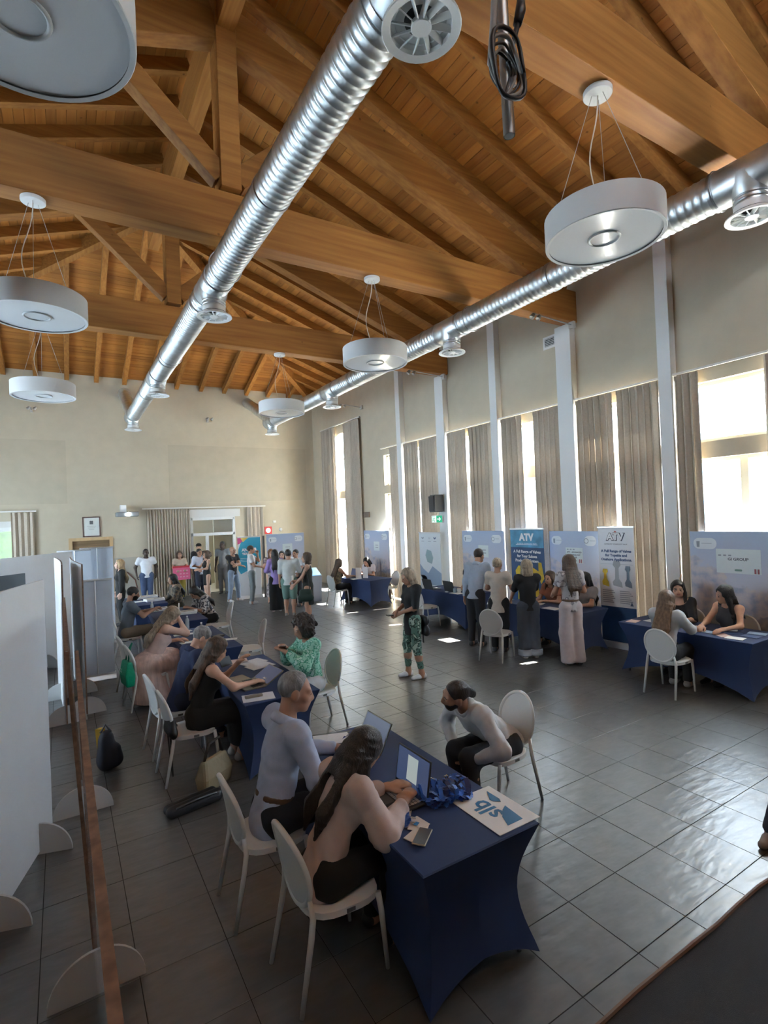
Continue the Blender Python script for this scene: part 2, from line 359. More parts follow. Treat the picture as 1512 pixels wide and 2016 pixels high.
for r in range(rows):
    d = (r+.5)*run; ymax = YB-d+run/2
    for sgn, par, x in ((1, ceil_R, XR-d), (-1, ceil_L, XL+d)):
        y = YF-random.uniform(0, 3)
        while y < ymax:
            L = random.choice((4.0, 4.8, 5.6)); y2 = min(y+L, ymax)
            if y2 > YF and y2-y > .05:
                plank(par, unit, x, (y+y2)/2, slope_z(d)+random.uniform(0,.004), PW-.006, y2-y-.006, (0, sgn*ang, 0))
            y = y2
    hw = (XR-XM)-d+run/2; x = XM-hw
    while x < XM+hw:
        x2 = min(x+random.uniform(3, 6), XM+hw)
        if x2-x > .05: plank(ceil_B, unitX, (x+x2)/2, YB-d, slope_z(d)+random.uniform(0,.004), x2-x-.006, PW-.006, (-ang, 0, 0))
        x = x2
# common rafters
RW, RD = .13, .20
def raft(par, p, q, m, name='rafter', w=RW, h=RD): return beam(p, q, w, h).build(name, m, par)
dz = -RD/2/math.cos(ang)
y = TRUSS_Y[1]-.8*12
APEX = YB-(XR-XM)
while y < YB-.4:
    d1_ = (XR-XM)-.08 if y < APEX else (YB-y)-.05
    for sgn, par, xw in ((1, ceil_R, XR), (-1, ceil_L, XL)):
        raft(par, (xw+sgn*.02, y, slope_z(-.02)+dz), (xw-sgn*d1_, y, slope_z(d1_)+dz), W_raft)
    y += .8
k = -8
while k < 9:
    x = 1.91+.82*k; k += 1
    d1_ = min(XR-x, x-XL)-.05
    if d1_ < .3: continue
    raft(ceil_B, (x, YB+.02, slope_z(-.02)+dz), (x, YB-d1_, slope_z(d1_)+dz), W_raftY)
for sgn, xw in ((1, XR), (-1, XL)):
    beam((xw, YB, slope_z(0)-.16), (XM, APEX, slope_z(XR-XM)-.16), .18, .30).build('hip_rafter', W_raftY, ceil_B)
box_obj('ridge_beam', (XM-.11, YF, 8.80), (XM+.11, APEX+.2, 9.46), W_raftY, ceil_R)
# trusses
for k, ty in enumerate(TRUSS_Y):
    T = empty('roof_truss', (XM, ty, 6.1), 0, ('timber roof truss nearest the camera, crossing the top right corner','timber king-post truss in the middle of the roof','far timber king-post truss before the hip end')[k], 'truss', 'king-post roof trusses')
    M_ = Matrix.Translation((-XM, -ty, -6.1))
    def part(mb, n):
        mb.v = [tuple(M_ @ Vector(v)) for v in mb.v]; return mb.build(n, W_truss, T, bevel=.008)
    part(MB().box((XL+.1, ty-.14, 6.10),(XR-.02, ty+.14, 6.70)), 'tie_beam')
    part(MB().box((XM-.13, ty-.16, 6.76),(XM+.13, ty+.16, 9.40)), 'king_post')
    for s in (1, -1):
        xe = XR-.25 if s > 0 else XL+.25
        part(beam((xe, ty, 6.72+.02), (XM+s*.12, ty, 6.74+SL*(abs(xe-XM)-.12)), .24, .48), 'principal_rafter')
        part(beam((XM+s*.10, ty, 6.93), (XM+s*1.75, ty, 8.45), .20, .26), 'strut')
# ------------------------------------------------------------------ ventilation ducts
M_collar = mat('galvanised_collar', (.50,.53,.55), .35, metal=1.0)
def diffuser(parent, x, y, z):
    """swirl diffuser, face looking down"""
    d = MB().lathe([(.10,.13),(.155,.13),(.155,.04),(.17,.035),(.235,.012),(.238,.0),(.232,-.004),(.185,.006),(.178,.05),(.10,.05)], 40, Matrix.Translation((x,y,z)), cap=False).build('diffuser', M_plastic, parent, smooth=True, auto=40)
    MB().lathe([(.0,.0),(.058,.0),(.062,.004),(.062,.03),(.0,.03)], 24, Matrix.Translation((x,y,z)), cap=False).build('hub', M_plastic, d, smooth=True, auto=40)
    MB().lathe([(.0,.045),(.178,.045)], 24, Matrix.Translation((x,y,z+.01)), cap=False).build('shade_plate', mat('diffuser_shadow', (.10,.11,.11), .6), d)  # dark disc, shade behind the vanes put into its colour
    vm = MB().box((.055,-.003,.002),(.183,.003,.04), Matrix.Rotation(math.radians(32), 4, 'X')).mesh('vane', [M_plastic])
    for k in range(12):
        o = bpy.data.objects.new('vane', vm); C.objects.link(o); o.parent = d; o.location = (x,y,z+.004); o.rotation_euler = (0,0,2*PI*k/12+.2)
    return d
def make_duct(x, z, y0, y1, taps, label):
    D = empty('ventilation_duct', (0,0,0), 0, label, 'duct', 'spiral ducts under the trusses')
    R = .19; prof = []; yy = y0; pitch = .085
    while yy < y1:
        prof += [(R, yy), (R, yy+pitch*.72), (R+.006, yy+pitch*.80), (R+.006, yy+pitch*.92)]; yy += pitch
    Ry = Matrix.Translation((x,0,z)) @ Matrix.Rotation(-PI/2, 4, 'X')
    MB().lathe(prof, 40, Ry, cap=False).build('spiral_tube', M_galv, D, smooth=True, auto=50)
    for t in taps:
        MB().lathe([(R+.004,t-.30),(R+.010,t-.29),(R+.010,t+.29),(R+.004,t+.30)], 40, Ry, cap=False).build('saddle_sleeve', M_galv, D, smooth=True, auto=40)
        for e in (-.31, .31): MB().lathe([(R,t+e-.03),(R+.016,t+e-.025),(R+.016,t+e+.025),(R,t+e+.03)], 40, Ry, cap=False).build('joint_band', M_collar, D, smooth=True, auto=40)
        b = MB().lathe([(.205,0),(.20,-.06),(.16,-.19),(.15,-.22),(.15,-.30)], 32, Matrix.Translation((x,t,z)), cap=False).build('branch', M_galv, D, smooth=True, auto=50)
        for e in (-.225, -.27): MB().lathe([(.15,e-.012),(.160,e-.006),(.160,e+.006),(.15,e+.012)], 32, Matrix.Translation((x,t,z)), cap=False).build('clamp', M_collar, b, smooth=True)
        diffuser(D, x, t, z-.30-.13)
    for yj in range(int(y0)+2, int(y1), 3):
        MB().lathe([(R,yj-.035),(R+.013,yj-.03),(R+.013,yj+.03),(R,yj+.035)], 40, Ry, cap=False).build('joint_band', M_collar, D, smooth=True, auto=40)
    MB().tube([(x,y1-.25,z+.02),(x,y1+.35,z+.32),(x,YB+.05,z+1.15)], [R*.98,R*.98,R*.98], 32, cap=False).build('wall_elbow', M_galv, D, smooth=True)
    MB().lathe([(0,y1),(R,y1)], 40, Ry, cap=False).build('end_cap', M_galv, D)
    for ty in TRUSS_Y:
        MB().tube([(x+(R+.02)*math.cos(2*PI*k/24), ty, z+(R+.02)*math.sin(2*PI*k/24)) for k in range(24)], .008, 5, closed=True).build('hanger_strap', M_collar, D)
    return D
make_duct(1.90, 5.80, .2, 17.45, (2.45, 7.40, 12.45, 17.20), 'galvanised spiral duct running down the middle under the ridge')
make_duct(6.05, 5.80, .2, 17.05, (2.50, 7.30, 12.20, 16.75), 'galvanised spiral duct running beside the window wall')

# ------------------------------------------------------------------ pendant lamps
M_lampside = mat('lamp_drum_grey', (.60,.61,.61), .5); M_lampdisc = mat('lamp_opal', (.72,.75,.78), .12, coat=.4)
M_wire = mat('steel_wire', (.45,.44,.42), .5); M_cord = mat('cord_white', (.62,.58,.50), .6)
def make_lamp(x, y, label):
    L = empty('pendant_lamp', (x,y,4.80), 0, label, 'lamp', 'round drum pendant lamps')
    MB().lathe([(.455,.0),(.48,-.005),(.485,.0),(.485,.23),(.478,.235),(.455,.235)], 56, cap=False).build('drum', M_lampside, L, smooth=True, auto=40)
    MB().lathe([(0,.018),(.12,.018),(.30,.022),(.457,.010)], 56, cap=False).build('diffuser_disc', M_lampdisc, L, smooth=True)
    MB().lathe([(.112,.016),(.118,.006),(.130,.006),(.136,.016)], 40, cap=False).build('centre_ring', mat('lamp_ring', (.42,.44,.45), .4), L, smooth=True)
    MB().lathe([(0,.22),(.47,.22)], 40, cap=False).build('back_plate', M_lampside, L)
    MB().lathe([(0,1.255),(.115,1.255),(.12,1.262),(.12,1.295),(0,1.295)], 32, cap=False).build('canopy', M_white, L, smooth=True, auto=40)
    for k in range(3):
        a = 2*PI*k/3+.5; MB().tube([(.05*math.cos(a),.05*math.sin(a),1.26),(.40*math.cos(a),.40*math.sin(a),.225)], .0028, 5).build('suspension_wire', M_wire, L)
    pts = []
    for i in range(13):
        t = i/12; sag = math.sin(PI*t)**2; pts.append((-.06*t-.16*sag*(t), .02*sag, 1.26*(1-t)+.225*t))
    MB().tube(pts, .006, 6).build('cable', M_cord, L, smooth=True)
    return L
for x, y, l in ((4.06,2.80,'large round pendant lamp nearest on the right, hanging by the duct'),(4.10,6.75,'round pendant lamp under the middle truss on the right'),(4.12,10.75,'smallest round pendant lamp on the right, under the far truss'),
                (-.10,2.80,'huge round pendant lamp cut off by the top left corner'),(-.16,6.75,'round pendant lamp at the left edge under the middle truss'),(-.20,10.75,'lower left pendant lamp in front of the back wall')): make_lamp(x, y, l)

# ------------------------------------------------------------------ hanging pole with cables
hp = empty('hanging_pole', (1.460,1.379,3.892), 0, 'grey metal pole with coiled cables hanging from the roof', 'pole')
mbp = MB().tube([(0,0,0),(-.012,0,.65),(-.03,0,2.6),(-.08,0,4.6)], .0215, 18, cap=False); mbp.tube([(0,0,.0),(0,0,.02)], .018, 18); mbp.build('tube', mat('pole_steel', (.32,.33,.33), .4, metal=.8), hp, smooth=True, auto=50)
rnd = random.Random(3)
for k in range(5):
    r0 = .06+.012*k; pts = []
    for i in range(25):
        t = 2*PI*i/24; pts.append((-.06+r0*math.cos(t)*.75+.01*math.sin(3*t+k), -.03-.01*k, .19+r0*1.15*math.sin(t)+.006*math.sin(2*t+k)))
    MB().tube(pts, .0055 if k < 3 else .008, 6).build('cable_loop', (M_dark, mat('cable_grey', (.35,.35,.34), .6))[k % 2], hp, smooth=True)
MB().tube([(-.11,-.03,.20),(-.085,-.03,.38),(-.05,-.02,.62),(-.05,-.02,2.0)], .012, 8).build('cable', mat('cable_grey',()), hp, smooth=True)
MB().tube([(-.02,-.03,.24),(.02,-.03,.36),(.045,-.03,.44)], .010, 8).build('cable', M_dark, hp, smooth=True)
MB().tube([(.035,-.03,.41),(.055,-.03,.47),(.06,-.03,.52)], [.016,.020,.014], 10).build('plug', M_dark, hp, smooth=True)
MB().box((-.005,-.035,.17),(.012,-.02,.25)).build('cable_tie', mat('tie_silver', (.6,.6,.6), .3, metal=.6), hp)

# ------------------------------------------------------------------ curtains
M_cur = mat('curtain_taupe', (.48,.42,.34), .9, noise=.06, nscale=30, bump=.1, bscale=300, transl=.006)
M_rail = mat('rail_white', (.75,.74,.70), .4)
def curtain(a, b, top, bot, axis, pos, label, folds=None, flare=0.0, seed=0, group='drawn taupe curtains'):
    rn = random.Random(seed); n = folds or max(3, int(abs(b-a)/.125)); ph = [rn.uniform(-.5,.5) for _ in range(n+2)]; am = [rn.uniform(.6,1.3) for _ in range(n+2)]
    o = empty('curtain', ((pos, (a+b)/2, bot) if axis == 'x' else ((a+b)/2, pos, bot)), 0, label, 'curtain', group)
    def fn(u, v):
        k = u*n; i = int(min(k, n-1e-6)); t = k-i
        A = .045*(am[i]*(1-t)+am[i+1]*t)*(.75+.35*v)
        off = A*math.sin(2*PI*k+ph[i]*.6*(1-t)+ph[i+1]*.6*t)
        along = (u-.5)*(b-a)*(1+flare*v)+.012*math.sin(2*PI*k*2)
        z = (top-bot)*(1-v) + (.012*math.sin(2*PI*k*1) if v == 0 else 0)
        return (off, along, z) if axis == 'x' else (along, off, z)
    sh = MB().grid(fn, n*10, 10).build('fabric', M_cur, o, smooth=True)
    tp = MB().grid(lambda u, v: (lambda p: (p[0]*1.02-(.012 if axis == 'x' else 0), p[1]-(.012 if axis != 'x' else 0), p[2]-.07*v+.01))(fn(u, 0)), n*10, 1).build('header_tape', M_cur, o, smooth=True)
    return o
cx = XR-.19+.0
CX = XR-.10
cdat = [(3.00,3.47,'taupe curtain bunched at the right edge beside the open window',.02),(4.37,4.74,'taupe curtain bunched left of the big open window',.10),
 (5.02,5.80,'wide taupe curtain behind the white valve banner, right of its light slit',.0),(5.88,6.66,'taupe curtain left of the slit, next to the second white pillar',.0),
 (7.06,7.76,'taupe curtain behind the blue valve banner, right of the bright gap',.02),(8.08,8.70,'taupe curtain left of the bright gap above the blue banner',.02),
 (9.02,9.82,'taupe curtain with a thin slit on its left, behind the seated laptop woman',.0),(9.93,10.66,'taupe curtain right of the loudspeaker pillar',.0),
 (11.08,11.92,'taupe curtain just left of the loudspeaker',.0),(11.97,12.68,'taupe curtain right of the slim far pillar',.0),(13.00,13.47,'narrow taupe curtain left of the slim far pillar',.03)]
for i, (a, b, l, fl) in enumerate(cdat): curtain(a, b, 4.56, .03, 'x', CX, l, flare=fl, seed=i)
curtain(15.32,16.44,5.80,.03,'x',CX,'tall taupe curtain right of the arched window',seed=21); curtain(17.14,18.28,5.80,.03,'x',CX,'tall taupe curtain left of the arched window',seed=22)
curtain(2.42,3.82,3.02,.03,'y',YB-.10,'taupe curtain left of the glazed entrance behind the pink sign',seed=23,folds=16); curtain(5.86,6.46,3.02,.03,'y',YB-.10,'short taupe curtain right of the glazed entrance',seed=24)
curtain(-1.30,-.72,3.04,.03,'y',YB-.10,'taupe curtain at the far left of the back wall',seed=25)
rl = ['curtain rail over the open window','curtain rail over the white valve banner','curtain rail over the blue valve banner','curtain rail behind the seated laptop woman','curtain rail left of the loudspeaker']
for (a, b), l in zip(((2.97,4.77),(5.0,6.68),(7.06,8.76),(9.0,10.68),(11.06,12.74)), rl):
    tag(MB().box((CX-.02,a,4.590),(CX+.02,b,4.620)).build('curtain_rail', M_rail), 'white '+l, 'curtain rail', 'white curtain rails')
tag(MB().box((CX-.02,12.96,4.590),(CX+.02,13.98,4.620)).build('curtain_rail', M_rail), 'white curtain rail left of the slim far pillar', 'curtain rail', 'white curtain rails')
tag(MB().box((CX-.02,15.25,5.83),(CX+.02,18.35,5.86)).build('curtain_rail', M_rail), 'high white curtain rail over the arched window', 'curtain rail', 'white curtain rails')
tag(MB().box((2.3,YB-.13,3.05),(6.55,YB-.07,3.09)).build('curtain_rail', M_rail), 'long white curtain rail above the glazed entrance', 'curtain rail', 'white curtain rails')
tag(MB().box((-4.2,YB-.13,3.07),(-.66,YB-.07,3.11)).build('curtain_rail', M_rail), 'white curtain rail at the far left of the back wall', 'curtain rail', 'white curtain rails')

# ------------------------------------------------------------------ fixtures on the walls
def spot_arm(p, q, label, name='spotlight_bracket'):
    p, q = Vector(p), Vector(q); o = empty(name, p, 0, label, 'spotlight', 'small halogen spots')
    d = q-p; MB().tube([(0,0,0), d], .012, 8).build('arm', M_collar, o); MB().box((-.03,-.06,-.06),(.03,.06,.06)).build('mount', mat('mount_grey', (.55,.55,.53), .5), o)
    for s in (-.07, .09):
        c = d+Vector((s,0,-.05)); h = MB().lathe([(0,.06),(.03,.06),(.045,.0),(.045,-.035),(.04,-.04),(0,-.03)], 16, Matrix.Translation(c) @ Matrix.Rotation(.7, 4, 'Y')).build('spot_head', M_collar, o, smooth=True, auto=40)
    return o
spot_arm((XR-.19,6.60,6.02),(7.45,6.60,6.06),'twin spotlight arm under the end of the middle truss')
spot_arm((XR-.19,10.60,6.02),(7.45,10.60,6.06),'twin spotlight arm under the end of the far truss')
spot_arm((XR-.03,15.2,6.15),(7.9,15.2,6.2),'twin spotlight arm on the wall above the tall curtains')
for x, l in ((-.69,'small twin spotlight on the back wall above the lower left lamp'),(4.56,'small twin spotlight on the back wall between the duct ends')):
    spot_arm((x,YB-.04,6.18),(x,YB-.30,6.24),l)
def rbox(name, a, b, m, label, cat, group=None, bevel=.01): return tag(box_obj(name, a, b, m, bevel=bevel), label, cat, group)
# ventilation grille near the middle truss
g = empty('wall_grille', (XR,7.30,5.93), 0, 'small white wall grille beside the second pillar', 'grille')
MB().box((-.02,-.17,-.13),(0,.17,.13)).build('frame', M_white, g, bevel=.006); MB().box((-.024,-.12,-.08),(-.019,.12,.08)).build('opening', M_dark, g)
for k in range(5): MB().box((-.03,-.12,-.075+.033*k),(-.022,.12,-.06+.033*k)).build('louvre', mat('mount_grey',()), g)
# loudspeaker on pillar
sp = empty('loudspeaker', (XR-.30,10.93,2.55), math.radians(-12), 'dark grey loudspeaker bracketed to the fourth pillar', 'speaker')
MB().prism([(-.16,-.17,0),(.10,-.12,0),(.10,.12,0),(-.16,.17,0)], (.02,0,.45)).build('cabinet', mat('speaker_grey', (.10,.105,.11), .6), sp, bevel=.02)
MB().box((-.168,-.15,.03),(-.158,.15,.42), Matrix.Rotation(-.02,4,'Y')).build('grille', mat('speaker_cloth', (.07,.072,.075), .9, bump=.4, bscale=500), sp)
MB().tube([(.1,0,.2),(.2,0,.2)], .02, 8).build('bracket', M_dark, sp)
# exit sign
ex = empty('exit_sign', (XR-.20,11.10,2.27), -PI/2, 'green and white emergency exit sign with running figure and arrow', 'exit sign')
MB().box((-.23,0,0),(.23,.03,.19)).build('case', M_white, ex, bevel=.006)
M_green = mat('sign_green', (.02,.42,.20), .5, emit=.25); M_signw = mat('sign_white', (.85,.9,.86), .5, emit=.25)
MB().box((-.225,-.004,.006),(-.02,0,.184)).build('white_field', M_signw, ex); MB().box((-.02,-.004,.006),(.225,0,.184)).build('green_field', M_green, ex)
ar = [(.02,.08),(.12,.08),(.085,.045),(.12,.045),(.175,.095),(.12,.145),(.085,.145),(.12,.11),(.02,.11)]
MB().prism([(x_,-.006,z_) for x_, z_ in ar], (0,.003,0)).build('arrow', M_signw, ex)
fg = MB(); fg.lathe([(0,-.006),(.016,-.006)], 14, Matrix.Translation((-.10,-.0,.155)) @ Matrix.Rotation(PI/2,4,'X'))
for a, b in (((-.105,.135),(-.12,.085)),((-.12,.085),(-.085,.055)),((-.085,.055),(-.10,.02)),((-.12,.085),(-.15,.05)),((-.15,.05),(-.18,.055)),((-.105,.13),(-.07,.10)),((-.105,.13),(-.145,.115)),((-.145,.115),(-.155,.085))):
    fg.tube([(a[0],-.006,a[1]),(b[0],-.006,b[1])], .007, 6)
fg.build('running_figure', M_green, ex)
fg2 = MB().box((-.205,-.005,.02),(-.195,-.003,.17)); fg2.box((-.205,-.005,.16),(-.06,-.003,.17)); fg2.build('door_outline', M_green, ex)
rbox('thermostat_box', (XR-.05,14.96,2.48),(XR,15.36,2.66), mat('box_brown', (.20,.15,.12), .5), 'small framed brown box on the wall right of the tall curtain', 'wall box')
bx = rbox('wall_socket', (6.86,YB-.04,2.42),(6.98,YB,2.5), M_white, 'tiny white sensor box on the back wall near the corner', 'sensor'); 
bx = tag(MB().lathe([(0,0),(.06,0),(.07,-.02),(.05,-.06),(0,-.07)], 16, Matrix.Translation((7.15,YB,2.15)) @ Matrix.Rotation(-PI/2,4,'X')).build('fire_bell', M_white, None, smooth=True), 'round white bell on the back wall near the corner', 'bell')
fs = empty('fire_sign', (6.66,YB-.02,2.0), 0, 'square red fire sign above the mountain backdrop', 'sign')
MB().box((-.14,0,0),(.14,.012,.28)).build('plate', mat('sign_red', (.62,.03,.03), .5), fs); MB().lathe([(0,0),(.09,0),(.095,.004)], 24, Matrix.Translation((0,-.001,.14)) @ Matrix.Rotation(PI/2,4,'X')).build('emblem', M_signw, fs)
pf = empty('framed_certificate', (.805,YB-.02,2.22), 0, 'framed certificate hanging over the oak door', 'picture')
for a, b in (((-.25,-.02,0),(.25,.015,.03)),((-.25,-.02,.61),(.25,.015,.64)),((-.25,-.02,.03),(-.22,.015,.61)),((.22,-.02,.03),(.25,.015,.61))): MB().box(a, b).build('frame', mat('frame_dark', (.10,.05,.04), .5), pf)
MB().box((-.22,-.005,.03),(.22,.0,.61)).build('sheet', mat('paper_aged', (.66,.68,.64), .7, noise=.05, nscale=5), pf)
MB().prism([(-.05,-.008,.40),(.05,-.008,.40),(.05,-.008,.50),(.02,-.008,.52),(0,-.008,.50),(-.02,-.008,.52),(-.05,-.008,.50)], (0,.003,0)).build('crest', mat('ink_grey', (.12,.12,.12), .7), pf)
for k in range(3): MB().box((-.13+.03*k,-.008,.33-.05*k),(.13-.03*k,-.006,.342-.05*k)).build('text_line', mat('ink_faint', (.42,.42,.40), .7), pf)
# projector
pj = empty('projector', (1.80,18.75,2.82), 0, 'wall mounted projector with its lens shining white', 'projector')
MB().box((-.33,-.20,0),(.33,.20,.15)).build('body', mat('projector_grey', (.22,.24,.25), .4), pj, bevel=.03)
MB().box((-.20,-.05,.15),(-.02,.13,.38)).build('bracket', M_white, pj, bevel=.01); MB().box((-.15,.1,.26),(-.06,.53,.34)).build('arm', M_white, pj)
MB().lathe([(0,.0),(.045,.0),(.055,-.01),(.06,.02)], 20, Matrix.Translation((.02,-.205,.07)) @ Matrix.Rotation(PI/2,4,'X')).build('lens', mat('lens_lit', (.95,1,1), .3, emit=40), pj)
# wall hose / cable beside door
tag(MB().tube([(1.66,YB-.06,1.02),(1.80,YB-.06,.98),(2.02,YB-.06,.72),(2.1,YB-.06,.30)], .02, 8).build('wall_hose', mat('hose_brown', (.16,.07,.05), .6), None, smooth=True), 'dark hose on the grey panel behind the blond woman', 'hose')

# ------------------------------------------------------------------ outside: ground, sun-blocking slab and a white building opposite
gm = tag(MB().box((XR+.3,-40,-.3),(60,60,-.05)).build('ground_outside', mat('paving_pale', (.68,.66,.62), .9, noise=.06, nscale=.8)), 'sunlit pale paving outside the windows', None, kind='structure')
pr = tag(MB().box((XR+.27,.6,5.02),(XR+1.75,4.86,5.14)).build('sun_block_slab', mat('sun_block_beige', (.60,.55,.46), .9)), 'unseen slab added outside the nearest windows to block sun', None, kind='structure')  # added slab, out of view, keeps direct sun out of these bays
gb = empty('white_building', (26,6,0), 0, 'white building with balconies seen through the nearest window', 'building')
MB().box((0,-16,-.2),(8,22,7.2)).build('wall', mat('render_white', (.80,.80,.78), .9), gb)
for z_ in (.9, 3.9):
    for k in range(9):
        y_ = -14+k*4; wv = MB().box((-.06,y_,z_),(.02,y_+1.7,z_+1.9)).build('window', mat('far_glass', (.10,.20,.32), .2), gb)
        MB().box((-.09,y_+.8,z_),(-.05,y_+.9,z_+1.9)).build('mullion', mat('render_white',()), wv)
for k in range(4): MB().box((-1.2,-15+k*9.2,3.45),(0,-7+k*9.2,3.65)).build('balcony', mat('render_white',()), gb)
for k in range(4): MB().box((-1.2,-15+k*9.2,4.35),(-1.14,-7+k*9.2,4.42)).build('railing', mat('rail_steel', (.5,.52,.52), .4), gb)
for k in range(7):
    rn = random.Random(k); mb = MB()
    for q in range(26):
        a, b = rn.uniform(0,2*PI), rn.uniform(.2,1); c_ = Vector((rn.uniform(-.5,.5), rn.uniform(-.7,.7), .3)); tip = c_+Vector((math.cos(a)*.35, math.sin(a)*.35, b*1.1)); s_ = Vector((-math.sin(a),math.cos(a),0))*.06
        mb.add([c_-s_, c_+s_, tip], [(0,1,2)])
    sh_ = mb.build('foliage', mat('leaf_pale', (.32,.36,.14), .8), None)
    e2 = empty('outdoor_shrub', (23.5,-12+k*4.1,0), 0, 'pale shrub outside the window, %s along the white building' % ('first second third fourth fifth sixth seventh'.split()[k]), 'shrub', 'shrubs outside'); sh_.parent = e2
    MB().tube([(0,0,0),(0,0,.5)], .05, 6).build('stem', mat('stem_brown', (.2,.14,.09), .8), e2)
gl = tag(MB().box((-14,YB+3.4,-.1),(2.4,YB+3.5,4)).build('hedge_outside', mat('hedge_green', (.02,.042,.014), .9, noise=.5, nscale=6)), 'green hedge outside the back windows', 'hedge')
# ------------------------------------------------------------------ lettering
def text(s, size, loc, m, parent, align='CENTER', rot=(PI/2,0,0), name='lettering', bold=0.0, sx=1.0):
    cu = bpy.data.curves.new('lettering', 'FONT'); cu.body = s; cu.size = size; cu.align_x = align; cu.align_y = 'CENTER'; cu.extrude = .0006; cu.offset = bold; cu.resolution_u = 2
    o = bpy.data.objects.new(name, cu); C.objects.link(o); cu.materials.append(m); o.parent = parent; o.location = loc; o.rotation_euler = rot; o.scale = (sx,1,1); return o
def plate(a, b, z0, z1, y, m, parent, name, r=0.0, n=6, th=.002):
    if r <= 0: return MB().box((a,y-th,z0),(b,y,z1)).build(name, m, parent)
    pts = []
    for cx_, cz_, t0 in ((b-r,z1-r,0),(a+r,z1-r,PI/2),(a+r,z0+r,PI),(b-r,z0+r,3*PI/2)):
        pts += [(cx_+r*math.cos(t0+PI/2*k/n), y, cz_+r*math.sin(t0+PI/2*k/n)) for k in range(n+1)]
    return MB().prism(pts, (0,-th,0)).build(name, m, parent)
M_ink = mat('ink_dark', (.05,.06,.09), .6); M_inkg = mat('ink_mid', (.32,.36,.42), .6); M_pill = mat('print_pill', (.74,.79,.84), .5); M_paper = mat('paper_white', (.80,.81,.80), .7)
M_alu = mat('aluminium_satin', (.68,.69,.70), .35, metal=.8)
def mountain():
    """printed alpine view: sky, pale rock, hazy town"""
    m = bpy.data.materials.new('print_mountains'); m.use_nodes = True; n = m.node_tree; b = n.nodes['Principled BSDF']; b.inputs['Roughness'].default_value = .45
    tc = n.nodes.new('ShaderNodeTexCoord'); sp_ = n.nodes.new('ShaderNodeSeparateXYZ'); n.links.new(tc.outputs['Object'], sp_.inputs[0])
    def mth(op, a, b_=None, clamp=False):
        k = n.nodes.new('ShaderNodeMath'); k.operation = op; k.use_clamp = clamp
        for i, v in enumerate((a, b_)):
            if v is None: continue
            if hasattr(v, 'links'): n.links.new(v, k.inputs[i])
            else: k.inputs[i].default_value = v
        return k.outputs[0]
    def ramp(v, stops):
        r = n.nodes.new('ShaderNodeValToRGB'); els = r.color_ramp.elements
        while len(els) < len(stops): els.new(.5)
        for e_, (p_, c_) in zip(els, stops): e_.position = p_; e_.color = (*c_, 1)
        n.links.new(v, r.inputs[0]); return r.outputs[0]
    def mix(f_, a, b_):
        k = n.nodes.new('ShaderNodeMix'); k.data_type = 'RGBA'; n.links.new(f_, k.inputs[0]); n.links.new(a, k.inputs[6]); n.links.new(b_, k.inputs[7]); return k.outputs[2]
    zz = mth('DIVIDE', sp_.outputs[2], 2.05)
    sky = ramp(zz, [(.3,(.66,.58,.60)),(.62,(.58,.60,.70)),(1.0,(.40,.50,.68))])
    no = n.nodes.new('ShaderNodeTexNoise'); no.inputs['Scale'].default_value = 2.2; no.inputs['Detail'].default_value = 8; n.links.new(tc.outputs['Object'], no.inputs[0])
    ridge = mth('ADD', mth('MULTIPLY', sp_.outputs[0], -.42), mth('MULTIPLY', no.outputs[0], .9))
    ridge = mth('ADD', ridge, .82)
    mk = mth('MULTIPLY', mth('SUBTRACT', ridge, sp_.outputs[2]), 26.0, True)
    no2 = n.nodes.new('ShaderNodeTexNoise'); no2.inputs['Scale'].default_value = 7; no2.inputs['Detail'].default_value = 7; n.links.new(tc.outputs['Object'], no2.inputs[0])
    rock = ramp(no2.outputs[0], [(.35,(.36,.41,.55)),(.5,(.54,.52,.58)),(.65,(.66,.60,.60))])
    col = mix(mk, sky, rock)
    ridge2 = mth('ADD', mth('MULTIPLY', sp_.outputs[0], .22), mth('MULTIPLY', no2.outputs[0], .35)); ridge2 = mth('ADD', ridge2, .62)
    hill = ramp(no2.outputs[0], [(.3,(.20,.25,.40)),(.7,(.34,.36,.48))])
    mk2 = mth('MULTIPLY', mth('SUBTRACT', ridge2, sp_.outputs[2]), 30.0, True); col = mix(mk2, col, hill)
    no3 = n.nodes.new('ShaderNodeTexNoise'); no3.inputs['Scale'].default_value = 11; no3.inputs['Detail'].default_value = 6; n.links.new(tc.outputs['Object'], no3.inputs[0])
    town = ramp(no3.outputs[0], [(.3,(.22,.21,.21)),(.5,(.38,.33,.30)),(.68,(.52,.45,.41))])
    mk3 = mth('MULTIPLY', mth('SUBTRACT', mth('ADD', mth('MULTIPLY', no2.outputs[0], .25), .68), sp_.outputs[2]), 14.0, True); col = mix(mk3, col, town)
    n.links.new(col, b.inputs['Base Color']); return m
M_mount = mountain(); M_tower = mat('print_tower', (.24,.24,.33), .6); M_edge = mat('panel_edge', (.45,.47,.50), .5)
